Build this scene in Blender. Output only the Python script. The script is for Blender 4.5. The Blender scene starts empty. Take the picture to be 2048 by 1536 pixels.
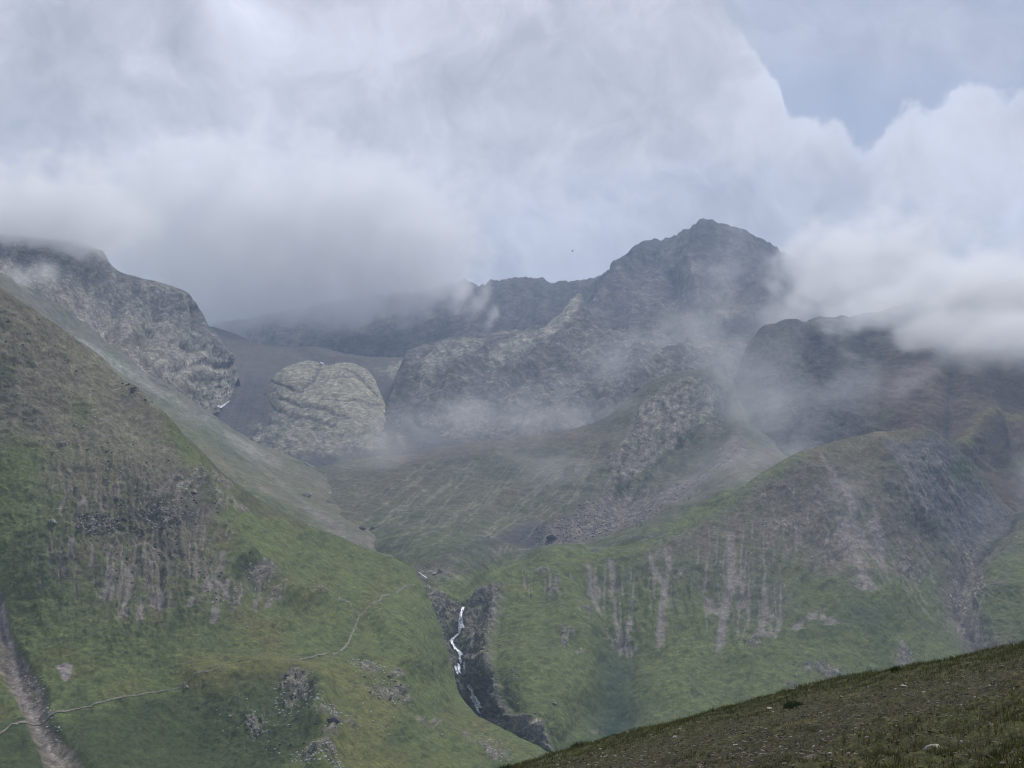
import bpy, math
import numpy as np
from mathutils import Vector
sc = bpy.context.scene

# ------------------------------------------------------------------ camera
F = 2813.0            # focal length in photo pixels (2048 wide)
HOR = 850.0           # photo row of the horizon
PITCH = math.atan((HOR - 768.0) / F)
cd = bpy.data.cameras.new("camera"); cam = bpy.data.objects.new("camera", cd)
sc.collection.objects.link(cam); sc.camera = cam
cd.sensor_width = 36.0; cd.lens = 36.0 * F / 2048.0
cd.clip_start = 0.1; cd.clip_end = 60000.0
cam.location = (0, 0, 0); cam.rotation_euler = (math.pi / 2 + PITCH, 0, 0)

# ------------------------------------------------------------------ light
SUN_AZ, SUN_EL = math.radians(28), math.radians(50)     # azimuth from +Y, negative = left
sd = bpy.data.lights.new("sun", 'SUN'); sun = bpy.data.objects.new("sun", sd); sc.collection.objects.link(sun)
sd.energy = 2.6; sd.angle = math.radians(14); sd.color = (1.0, 0.96, 0.9)
dv = Vector((math.sin(SUN_AZ) * math.cos(SUN_EL), math.cos(SUN_AZ) * math.cos(SUN_EL), math.sin(SUN_EL)))
sun.rotation_euler = dv.to_track_quat('Z', 'Y').to_euler()
sc.view_settings.view_transform = 'Standard'; sc.view_settings.look = 'None'
sc.view_settings.exposure = 0.38; sc.view_settings.gamma = 1.0
cy = sc.cycles
cy.use_denoising = True; cy.filter_width = 1.15
try:
    cy.denoiser = 'OPENIMAGEDENOISE'; cy.denoising_input_passes = 'RGB_ALBEDO_NORMAL'
except Exception: pass
cy.max_bounces = 8; cy.diffuse_bounces = 2; cy.glossy_bounces = 1; cy.volume_bounces = 5
cy.transmission_bounces = 2; cy.transparent_max_bounces = 8
cy.volume_step_rate = 1.0; cy.volume_max_steps = 256
cy.sample_clamp_indirect = 4.0

class NT:
    """small helper to write node trees"""
    def __init__(s, tree): s.t = tree; s.n = tree.nodes; s.l = tree.links
    def new(s, typ, **kw):
        n = s.n.new(typ)
        for k, v in kw.items(): setattr(n, k, v)
        return n
    def put(s, sock, v):
        if v is None: return
        if isinstance(v, bpy.types.NodeSocket): s.l.new(v, sock)
        else: sock.default_value = v
    def math(s, op, a, b=None, c=None, clamp=False):
        n = s.new('ShaderNodeMath', operation=op, use_clamp=clamp)
        for i, v in enumerate((a, b, c)): s.put(n.inputs[i], v)
        return n.outputs[0]
    def vmath(s, op, a, b=None):
        n = s.new('ShaderNodeVectorMath', operation=op)
        s.put(n.inputs[0], a); s.put(n.inputs[1], b)
        return n.outputs['Value'] if op in ('DOT_PRODUCT', 'LENGTH', 'DISTANCE') else n.outputs['Vector']
    def noise(s, vec, scale, detail=4, rough=0.55, dist=0.0, lac=2.0):
        n = s.new('ShaderNodeTexNoise')
        s.put(n.inputs['Vector'], vec); n.inputs['Scale'].default_value = scale
        n.inputs['Detail'].default_value = detail; n.inputs['Roughness'].default_value = rough
        n.inputs['Distortion'].default_value = dist; n.inputs['Lacunarity'].default_value = lac
        return n.outputs['Fac'] if 'Fac' in n.outputs else n.outputs[0]
    def ramp(s, fac, stops, interp='LINEAR'):
        n = s.new('ShaderNodeValToRGB'); cr = n.color_ramp; cr.interpolation = interp
        while len(cr.elements) < len(stops): cr.elements.new(0.5)
        for e, (p, c) in zip(cr.elements, stops):
            e.position = p; e.color = (*c, 1) if len(c) == 3 else c
        s.put(n.inputs[0], fac); return n.outputs['Color']
    def mix(s, fac, a, b, blend='MIX'):
        n = s.new('ShaderNodeMix', data_type='RGBA', blend_type=blend)
        s.put(n.inputs[0], fac)
        s.put(n.inputs[6], (*a, 1) if isinstance(a, tuple) and len(a) == 3 else a)
        s.put(n.inputs[7], (*b, 1) if isinstance(b, tuple) and len(b) == 3 else b)
        return n.outputs[2]
    def smooth(s, x, lo, hi):
        n = s.new('ShaderNodeMapRange', interpolation_type='SMOOTHSTEP')
        s.put(n.inputs[0], x); n.inputs[1].default_value = lo; n.inputs[2].default_value = hi
        return n.outputs[0]
    def fcurve(s, x, pts):
        n = s.new('ShaderNodeFloatCurve'); c = n.mapping.curves[0]
        while len(c.points) < len(pts): c.points.new(0.5, 0.5)
        for p, (a, b) in zip(c.points, pts): p.location = (a, b)
        n.mapping.update(); s.put(n.inputs['Value'], x); return n.outputs[0]

# ------------------------------------------------------------------ sky
def make_world():
    w = bpy.data.worlds.new("World"); sc.world = w; w.use_nodes = True
    T = NT(w.node_tree); T.n.clear()
    sky = T.new('ShaderNodeTexSky', sky_type='NISHITA', sun_disc=False)
    sky.sun_elevation = SUN_EL; sky.sun_rotation = SUN_AZ; sky.altitude = 2500; sky.air_density = 1.0; sky.dust_density = 1.0
    bg1 = T.new('ShaderNodeBackground'); T.l.new(sky.outputs[0], bg1.inputs[0]); bg1.inputs[1].default_value = 0.1
    tc = T.new('ShaderNodeTexCoord'); d = tc.outputs['Generated']
    sp = T.new('ShaderNodeSeparateXYZ'); T.l.new(d, sp.inputs[0])
    y = T.math('MAXIMUM', sp.outputs[1], 0.12)
    u = T.math('DIVIDE', sp.outputs[0], y)           # bearing (right +)
    v = T.math('DIVIDE', sp.outputs[2], y)           # height above the horizon
    # distorted direction
    wn = T.new('ShaderNodeTexNoise'); T.l.new(d, wn.inputs['Vector']); wn.inputs['Scale'].default_value = 14; wn.inputs['Detail'].default_value = 3
    wv = T.vmath('SCALE', T.vmath('SUBTRACT', wn.outputs['Color'], (0.5, 0.5, 0.5)))
    T.n[-1].inputs['Scale'].default_value = 0.07
    dw = T.vmath('ADD', d, wv)
    ws = T.new('ShaderNodeSeparateXYZ'); T.l.new(wv, ws.inputs[0])
    uw = T.math('ADD', u, ws.outputs[0]); vw = T.math('ADD', v, ws.outputs[2])
    def U(px): return (px - 1024) / F
    def V(py): return (HOR - py) / F
    def gauss(px, py, rx, ry, rot=0.0, warp=True):
        a = T.math('SUBTRACT', uw if warp else u, U(px)); b = T.math('SUBTRACT', vw if warp else v, V(py))
        c, s_ = math.cos(math.radians(rot)), math.sin(math.radians(rot))
        p = T.math('ADD', T.math('MULTIPLY', a, c * F / rx), T.math('MULTIPLY', b, s_ * F / rx))
        q = T.math('ADD', T.math('MULTIPLY', a, -s_ * F / ry), T.math('MULTIPLY', b, c * F / ry))
        r = T.math('ADD', T.math('MULTIPLY', p, p), T.math('MULTIPLY', q, q))
        return T.math('EXPONENT', T.math('MULTIPLY', r, -1.0))
    big = T.noise(dw, 7.0, 3, 0.5)
    med = T.noise(T.vmath('ADD', dw, (.3, 0, 0)), 17.0, 9, 0.60, 0.5)
    tone = T.math('ADD', T.math('MULTIPLY', big, 0.35), T.math('MULTIPLY', med, 0.85))
    tone = T.math('ADD', tone, -0.22); tone = T.math('MULTIPLY_ADD', T.noise(dw, 48.0, 7, 0.62, 0.3), 0.22, tone)
    for px, py, rx, ry, rot, amp in (
            (480, 20, 70, 60, 0, .26), (530, 70, 60, 30, -20, .08), (620, 90, 260, 120, 0, .14), (290, 150, 70, 40, 0, .10), (560, 260, 380, 110, 10, .05),
            (390, 90, 60, 90, 40, -.16), (150, 40, 200, 120, 0, -.12), (60, 300, 180, 160, 0, -.12),
            (1000, 90, 260, 50, 12, -.08), (870, 190, 160, 70, 20, -.12), (1100, 180, 400, 90, 0, -.10), (1120, 330, 300, 50, 15, -.06),
            (1080, 230, 160, 40, 10, .10), (300, 380, 350, 120, 0, .02), (700, 560, 400, 60, 0, -.05), (1900, 300, 260, 120, -20, .16),
            (1560, 190, 60, 80, 0, .12), (1680, 290, 120, 40, 0, .06), (1450, 400, 120, 120, 0, -.02), (1050, 430, 200, 90, 0, .07), (200, 330, 260, 60, 0, .08), (600, 330, 220, 60, 0, .06), (1200, 0, 400, 40, 0, .05),
            (1640, 400, 200, 80, 0, -.04), (1800, 560, 300, 60, 0, -.03)):
        tone = T.math('MULTIPLY_ADD', gauss(px, py, rx, ry, rot), amp, tone)
    col = T.ramp(tone, [(0.12, (.305, .325, .390)), (0.30, (.372, .392, .462)), (0.45, (.45, .468, .545)), (0.60, (.54, .556, .635)), (0.82, (.63, .655, .76)), (1.0, (.78, .80, .88))])
    # open, thinly veiled blue: above the cumulus edge on the right, and the torn gap over the saddle
    edge_pts = [(0, 1.0), (.42, 1.0), (.463, .90), (.495, .79), (.508, .71), (.514, .635), (.532, .61), (.548, .607), (.568, .602), (.580, .56), (.597, .53), (.612, .56),
                (.628, .635), (.640, .652), (.665, .645), (.69, .685), (.715, .712), (.732, .70), (.742, .672), (.765, .70), (1, .74)]
    # u 0.. -> px 600..2300 ; value -> py 600..0
    ux = T.math('MULTIPLY', T.math('SUBTRACT', u, U(600)), F / 1900.0, clamp=True)
    e = T.fcurve(ux, edge_pts)
    ev = T.math('MULTIPLY_ADD', e, 600.0 / F, V(600))
    puff = T.noise(d, 60.0, 4, 0.5)
    ev = T.math('ADD', ev, T.math('MULTIPLY', T.math('SUBTRACT', puff, 0.5), 0.028))
    puff2 = T.noise(T.vmath('ADD', d, (0, .7, 0)), 24.0, 3, 0.5); ev = T.math('ADD', ev, T.math('MULTIPLY', T.math('SUBTRACT', puff2, 0.5), 0.035))
    above = T.math('SUBTRACT', v, ev)
    openm = T.smooth(above, -0.002, 0.007)
    right = T.smooth(T.math('SUBTRACT', u, U(1500)), -0.045, 0.022)
    openm = T.math('MULTIPLY', openm, right)
    veil = T.math('ADD', gauss(1750, 60, 330, 90, 0), T.math('MULTIPLY', gauss(1990, 110, 140, 60, 0), 0.4))
    openm = T.math('MULTIPLY', openm, T.math('SUBTRACT', 1.0, T.math('MULTIPLY', veil, 0.5)))
    rim = T.math('MULTIPLY', T.math('SUBTRACT', T.smooth(above, -0.02, 0.0), T.smooth(above, -0.004, 0.006)), right)
    torn = T.noise(dw, 34.0, 5, 0.6, 0.6)
    gap = T.math('ADD', T.math('ADD', gauss(1210, 400, 110, 60, 0), gauss(1440, 375, 120, 50, 0)), T.math('MULTIPLY', gauss(1120, 475, 120, 40, 0), .7))
    gap = T.math('MULTIPLY', gap, T.smooth(torn, 0.36, 0.62))
    gap = T.math('ADD', gap, T.math('MULTIPLY', gauss(1250, 500, 260, 70, 0), 0.15))
    op = T.math('MINIMUM', T.math('ADD', T.math('MULTIPLY', openm, 0.72), T.math('MULTIPLY', gap, 0.30)), 0.85)
    col = T.mix(T.math('MULTIPLY', rim, 0.30), col, (.60, .65, .79))
    # the blue itself: thin high cloud over Nishita sky
    thin = T.mix(T.math('MULTIPLY', big, 0.7), (.240, .290, .420), (.315, .360, .475))
    bg2 = T.new('ShaderNodeBackground'); T.put(bg2.inputs[0], col)
    bg3 = T.new('ShaderNodeBackground'); T.put(bg3.inputs[0], thin); bg3.inputs[1].default_value = 0.80
    add = T.new('ShaderNodeAddShader')
    # clear part = Nishita + thin veil
    m0 = T.new('ShaderNodeMixShader'); m0.inputs[0].default_value = 0.85
    T.l.new(bg1.outputs[0], m0.inputs[1]); T.l.new(bg3.outputs[0], m0.inputs[2])
    bg3.inputs[1].default_value = 0.98
    m1 = T.new('ShaderNodeMixShader'); T.put(m1.inputs[0], op)
    T.l.new(bg2.outputs[0], m1.inputs[1]); T.l.new(m0.outputs[0], m1.inputs[2])
    T.n.remove(add)
    out = T.new('ShaderNodeOutputWorld'); T.l.new(m1.outputs[0], out.inputs[0])
make_world()

# ------------------------------------------------------------------ numpy noise
rng = np.random.default_rng(7)
PERM = rng.permutation(256).astype(np.int64); PERM = np.concatenate([PERM, PERM, PERM])
_g = rng.normal(size=(256, 3)); GRAD = (_g / np.linalg.norm(_g, axis=1, keepdims=True) * 1.5).astype(np.float32)
def perlin(x, y, z=None, seed=0):
    x = np.asarray(x, np.float32) + seed * 17.31; y = np.asarray(y, np.float32) + seed * 5.77
    z = np.zeros_like(x) + 0.37 + seed if z is None else np.asarray(z, np.float32) + seed * 9.13
    xi, yi, zi = np.floor(x), np.floor(y), np.floor(z)
    xf, yf, zf = x - xi, y - yi, z - zi
    xi = xi.astype(np.int64) & 255; yi = yi.astype(np.int64) & 255; zi = zi.astype(np.int64) & 255
    f = lambda t: t * t * t * (t * (t * 6 - 15) + 10)
    us, vs, ws = f(xf), f(yf), f(zf)
    def g(i, j, k):
        G = GRAD[PERM[PERM[PERM[xi + i] + yi + j] + zi + k]]
        return G[..., 0] * (xf - i) + G[..., 1] * (yf - j) + G[..., 2] * (zf - k)
    L = lambda a, b, t: a + (b - a) * t
    return L(L(L(g(0,0,0), g(1,0,0), us), L(g(0,1,0), g(1,1,0), us), vs), L(L(g(0,0,1), g(1,0,1), us), L(g(0,1,1), g(1,1,1), us), vs), ws)
def fbm(x, y, z=None, o=5, gain=0.5, seed=0, ridged=False):
    a, s, n = 1.0, 0.0, 0.0; f = 1.0
    for i in range(o):
        p = perlin(x * f, y * f, None if z is None else z * f, seed + i * 3)
        if ridged: p = 1.0 - 2.0 * np.abs(p)
        s = s + a * p; n += a; a *= gain; f *= 2.03
    return s / n
def sst(x, a, b):
    t = np.clip((x - a) / (b - a), 0, 1); return t * t * (3 - 2 * t)
def G(px, py, cx, cy, rx, ry, rot=0.0):
    c, s = math.cos(math.radians(rot)), math.sin(math.radians(rot))
    a, b = px - cx, py - cy
    return np.exp(-((a * c + b * s) / rx) ** 2 - ((-a * s + b * c) / ry) ** 2)
def pdist(px, py, pts):
    """distance to a polyline, and the parameter along it (0..1)"""
    best = np.full(px.shape, 1e9, np.float32); tt = np.zeros(px.shape, np.float32)
    n = len(pts) - 1
    for i in range(n):
        ax, ay = pts[i][:2]; bx, by = pts[i + 1][:2]
        dx, dy = bx - ax, by - ay; L2 = dx * dx + dy * dy
        t = np.clip(((px - ax) * dx + (py - ay) * dy) / L2, 0, 1)
        d = np.hypot(px - ax - t * dx, py - ay - t * dy)
        m = d < best; best = np.where(m, d, best); tt = np.where(m, (i + t) / n, tt)
    return best, tt
def inside(px, py, poly):
    """signed distance to a polygon, positive inside"""
    c = np.zeros(px.shape, bool); n = len(poly)
    for i in range(n):
        x1, y1 = poly[i]; x2, y2 = poly[(i + 1) % n]
        if y1 == y2: continue
        c ^= ((y1 > py) != (y2 > py)) & (px < (x2 - x1) * (py - y1) / (y2 - y1) + x1)
    d, _ = pdist(px, py, list(poly) + [poly[0]])
    return np.where(c, d, -d)

def ray(px, py):
    """direction with y = 1 through a point of the photo"""
    x = (px - 1024) / F; z = (768 - py) / F
    c, s = math.cos(PITCH), math.sin(PITCH)
    y2 = c - z * s; z2 = z * c + s
    return x / y2, z2 / y2
def P3(px, py, D):
    a, b = ray(np.asarray(px, np.float64), np.asarray(py, np.float64))
    return np.stack([a * D, np.broadcast_to(D, a.shape) * 1.0, b * D], -1)

class TPS:
    def __init__(s, pts, lam=1e-6):
        p = np.array(pts, float); s.c = p[:, :2] / 1000.0; w = 1000.0 / p[:, 2]
        n = len(p); r = np.hypot(*(s.c[:, None] - s.c[None]).transpose(2, 0, 1))
        K = np.where(r > 0, r * r * np.log(r + 1e-12), 0) + lam * np.eye(n)
        Q = np.c_[np.ones(n), s.c]; A = np.block([[K, Q], [Q.T, np.zeros((3, 3))]])
        s.w = np.linalg.solve(A, np.r_[w, 0, 0, 0])
    def __call__(s, px, py):
        x, y = px / 1000.0, py / 1000.0; o = s.w[-3] + s.w[-2] * x + s.w[-1] * y
        for (cx, cy_), w in zip(s.c, s.w):
            r2 = (x - cx) ** 2 + (y - cy_) ** 2
            o = o + w * 0.5 * r2 * np.log(r2 + 1e-12)
        return 1000.0 / o

# ------------------------------------------------------------------ materials
def ground_material(name, scale, rough_col=0.5, bump=0.6, bdist=1.0, streak=None):
    """albedo from the mesh's map of grass, earth and rock, broken up by procedural noise"""
    m = bpy.data.materials.new(name); m.use_nodes = True; T = NT(m.node_tree)
    b = T.n['Principled BSDF']; b.inputs['Roughness'].default_value = 0.95; b.inputs['Specular IOR Level'].default_value = 0.15
    at = T.new('ShaderNodeAttribute', attribute_name='albedo'); rk = T.new('ShaderNodeAttribute', attribute_name='rock')
    tc = T.new('ShaderNodeTexCoord'); P = tc.outputs['Object']
    n1 = T.noise(P, scale, 8, 0.72, 0.3); n2 = T.noise(P, scale * 0.25, 5, 0.6)
    vo = T.new('ShaderNodeTexVoronoi', feature='F1'); T.put(vo.inputs['Vector'], P); vo.inputs['Scale'].default_value = scale * 2.5
    hf = T.noise(P, scale * 3.2, 4, 0.8); n3 = T.noise(T.vmath('MULTIPLY', P, (1.0, 0.6, 0.8)), scale * 1.3, 8, 0.85)
    e = T.math('ADD', T.math('MULTIPLY', T.math('SUBTRACT', n1, 0.5), 5.0 * rough_col), T.math('MULTIPLY', T.math('SUBTRACT', n2, 0.5), 1.5 * rough_col))
    e = T.math('ADD', e, T.math('MULTIPLY', T.math('SUBTRACT', hf, 0.5), 4.5 * rough_col))
    e = T.math('ADD', e, T.math('MULTIPLY', T.math('MULTIPLY', T.math('SUBTRACT', n3, 0.5), rk.outputs['Fac']), 6.0))
    f = T.math('MINIMUM', T.math('EXPONENT', e), 2.6)
    cm = T.new('ShaderNodeCombineXYZ')
    for i in range(3): T.put(cm.inputs[i], f)
    col = T.mix(1.0, at.outputs['Color'], cm.outputs[0], 'MULTIPLY')
    # slight hue wander
    col = T.mix(T.math('MULTIPLY', n2, 0.35), col, T.mix(1.0, col, (1.18, 1.0, 0.78), 'MULTIPLY'))
    T.put(b.inputs['Base Color'], col)
    bp = T.new('ShaderNodeBump'); bp.inputs['Strength'].default_value = bump; bp.inputs['Distance'].default_value = bdist
    h = T.math('ADD', T.math('ADD', n1, T.math('MULTIPLY', hf, .5)), T.math('MULTIPLY', T.math('MULTIPLY', n3, rk.outputs['Fac']), 2.5))
    h = T.math('SUBTRACT', h, T.math('MULTIPLY', T.math('MULTIPLY', vo.outputs['Distance'], rk.outputs['Fac']), 0.7))
    T.put(bp.inputs['Height'], h); T.l.new(bp.outputs[0], b.inputs['Normal'])
    return m
def plain_material(name, col, rough=0.9, scale=5.0, var=0.35, bump=0.3, bdist=0.1, spec=0.2, col2=None):
    m = bpy.data.materials.new(name); m.use_nodes = True; T = NT(m.node_tree)
    b = T.n['Principled BSDF']; b.inputs['Roughness'].default_value = rough; b.inputs['Specular IOR Level'].default_value = spec
    tc = T.new('ShaderNodeTexCoord'); n = T.noise(tc.outputs['Object'], scale, 6, 0.65)
    c2 = col2 or tuple(c * (1 - var) for c in col)
    T.put(b.inputs['Base Color'], T.mix(T.smooth(n, 0.38, 0.62), c2, tuple(c * (1 + var * .4) for c in col)))
    bp = T.new('ShaderNodeBump'); bp.inputs['Strength'].default_value = bump; bp.inputs['Distance'].default_value = bdist
    T.put(bp.inputs['Height'], n); T.l.new(bp.outputs[0], b.inputs['Normal'])
    return m

# ------------------------------------------------------------------ mesh helpers
def tag(o, label=None, cat=None, group=None, kind=None):
    for k, v in (('label', label), ('category', cat), ('group', group), ('kind', kind)):
        if v: o[k] = v
    return o
def make_mesh(name, V, Fq, mat, cols=None, rock=None, smooth=True):
    V = np.asarray(V, np.float32).reshape(-1, 3); Fq = np.asarray(Fq, np.int32)
    me = bpy.data.meshes.new(name); k = Fq.shape[1]
    me.vertices.add(len(V)); me.vertices.foreach_set('co', V.ravel())
    me.loops.add(Fq.size); me.loops.foreach_set('vertex_index', Fq.ravel())
    me.polygons.add(len(Fq)); me.polygons.foreach_set('loop_start', np.arange(0, Fq.size, k, dtype=np.int32))
    if smooth: me.polygons.foreach_set('use_smooth', np.ones(len(Fq), bool))
    me.update(calc_edges=True)
    if cols is not None:
        a = me.attributes.new('albedo', 'FLOAT_COLOR', 'POINT')
        a.data.foreach_set('color', np.c_[cols.reshape(-1, 3), np.ones(len(V))].astype(np.float32).ravel())
    if rock is not None:
        a = me.attributes.new('rock', 'FLOAT', 'POINT'); a.data.foreach_set('value', rock.astype(np.float32).ravel())
    me.materials.append(mat)
    o = bpy.data.objects.new(name, me); sc.collection.objects.link(o); return o
def grid_faces(M, N, flip=False):
    i = (np.arange(M - 1)[:, None] * N + np.arange(N - 1)[None]).ravel()
    f = np.stack([i, i + N, i + N + 1, i + 1], -1)
    return f[:, ::-1] if flip else f

def chutes(S, c, lines, k, amt=.9, wob=7.0):
    """narrow runs of bare scree: (x, y, length, width, lean) in photo pixels, each fraying towards its foot"""
    xs = S.px[0]; tot = np.zeros(S.px.shape)
    for i, (x, y, L, w, lean) in enumerate(lines):
        m = L*abs(lean) + w*3 + wob*2 + 6; j0, j1 = np.searchsorted(xs, [min(x, x+L*lean)-m, max(x, x+L*lean)+m])
        if j1 - j0 < 3: continue
        px, py = S.px[:, j0:j1], S.py[:, j0:j1]; t = (py - y)/L
        cx = x + lean*(py-y) + wob*perlin(py*.02, np.full_like(py, i*3.7), seed=7) + 2.2*perlin(py*.09, np.full_like(py, i*1.7), seed=8)
        ww = w*(.55+.9*np.clip(t, 0, 1))*(1+.6*perlin(py*.06, np.full_like(py, i*5.1), seed=9))
        q = np.exp(-((px-cx)/ww)**2)*sst(t, -.06, .08)*sst(1-t, -.02, .25)*(.75+.6*perlin(px*.12, py*.035, seed=10))
        tot[:, j0:j1] = np.maximum(tot[:, j0:j1], q)
    tot = sst(tot, .22, .62); S.chute = np.clip(tot, 0, 1); return mixc(c, S.chute*amt, k)
class Slope:
    """one face of a mountain: a curved surface in space between its crest and its foot, with a far side behind the crest"""
    def __init__(s, name, crest, foot, ctrl, step, px0, px1, jag=0.0, soft=10, jagf=0.03, back=(260, 0.65), seed=0):
        s.name = name
        cr = np.array(crest, float); ft = np.array(foot, float); s.px0, s.px1 = px0, px1
        s.N = int((px1 - px0) / step) + 1
        px = np.linspace(px0, px1, s.N); top = np.interp(px, cr[:, 0], cr[:, 1]); bot = np.interp(px, ft[:, 0], ft[:, 1])
        # soften the corners of the traced lines a little
        k = max(1, int(soft / step)); ker = np.hanning(2 * k + 3)[1:-1]; ker /= ker.sum()
        sm = lambda a: np.convolve(np.pad(a, k, 'edge'), ker, 'valid')[:s.N]
        top = sm(top)
        if jag:
            top = top + jag * fbm(px * jagf, px * 0 + seed, o=5, gain=0.6, ridged=True, seed=seed) * -1 + jag * 0.3
        s.top, s.bot = top, bot
        s.M = int(np.max(bot - top) / step) + 2
        v = np.linspace(0, 1, s.M)[:, None]
        s.px = np.broadcast_to(px, (s.M, s.N)).astype(np.float64).copy(); s.py = top + v * (bot - top)
        s.tps = TPS(ctrl); s.D = s.tps(s.px, s.py)
        s.base = P3(s.px, s.py, s.D)
        du = np.gradient(s.base, axis=1); dvv = np.gradient(s.base, axis=0)
        n = np.cross(du, dvv); n /= np.linalg.norm(n, axis=-1, keepdims=True) + 1e-9
        n *= np.where((n * s.base).sum(-1, keepdims=True) > 0, -1, 1)
        s.n = n; s.disp = np.zeros((s.M, s.N)); s.backp = back; s.seed = seed
        s.X, s.Y, s.Z = (s.base[..., i] for i in range(3))
    def fall(s, ang=0.0):
        """coordinates across and down the fall line, ang in degrees from the vertical, + = to the right"""
        a = math.radians(ang); c, k = math.cos(a), math.sin(a)
        return (s.px * c - s.py * k), (s.px * k + s.py * c)
    def build(s, mat, col, rock, kind='structure', label=None, cat=None):
        P = s.base + s.n * s.disp[..., None]; s.P = P
        d, drop = s.backp; rows = [P]; cols = [col]; rk = [rock]
        K = 14; t = (np.arange(1, K + 1) / K) ** 1.6
        b = []
        for q in t:
            r = P[0].copy(); r[:, 1] += d * q; r[:, 2] -= d * drop * q ** 1.15
            r[:, 2] += fbm(r[:, 0] * .02, r[:, 1] * .02, o=4, seed=s.seed + 9) * 12 * min(1, q * 3)
            b.append(r)
        b = np.array(b)[::-1]
        V = np.concatenate([b, P], 0); C = np.concatenate([np.repeat(col[:1], K, 0), col], 0); R = np.concatenate([np.repeat(rock[:1], K, 0), rock], 0)
        o = make_mesh(s.name, V, grid_faces(s.M + K, s.N, True), mat, C, R)
        tag(o, label, cat, None, kind); s.obj = o; return o
    def at(s, px, py, lift=0.0):
        """the point of the finished surface that the photo shows at px, py"""
        px = np.atleast_1d(np.asarray(px, float)); py = np.atleast_1d(np.asarray(py, float))
        j = np.clip((px - s.px0) / (s.px1 - s.px0) * (s.N - 1), 0, s.N - 1.001)
        tp = np.interp(px, np.linspace(s.px0, s.px1, s.N), s.top); bt = np.interp(px, np.linspace(s.px0, s.px1, s.N), s.bot)
        i = np.clip((py - tp) / (bt - tp) * (s.M - 1), 0, s.M - 1.001)
        i0 = i.astype(int); j0 = j.astype(int); fi = (i - i0)[:, None]; fj = (j - j0)[:, None]
        P = s.P
        r = (P[i0, j0] * (1 - fj) + P[i0, j0 + 1] * fj) * (1 - fi) + (P[i0 + 1, j0] * (1 - fj) + P[i0 + 1, j0 + 1] * fj) * fi
        nn = s.n[i0, j0]
        return r + nn * lift

def mixc(c, m, k):
    """blend colour field c towards colour k by mask m"""
    return c + (np.asarray(k) - c) * np.clip(m, 0, 1)[..., None]
GRASS = np.array((.092, .115, .043)); GRASS_D = np.array((.046, .068, .029)); GRASS_Y = np.array((.135, .128, .048))
EARTH = np.array((.135, .118, .088)); SCREE = np.array((.19, .175, .165)); ROCK = np.array((.17, .16, .145)); ROCK_L = np.array((.33, .32, .27))
ROCK_D = np.array((.055, .053, .055)); RUST = np.array((.105, .080, .066)); SLATE = np.array((.085, .083, .092))

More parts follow.
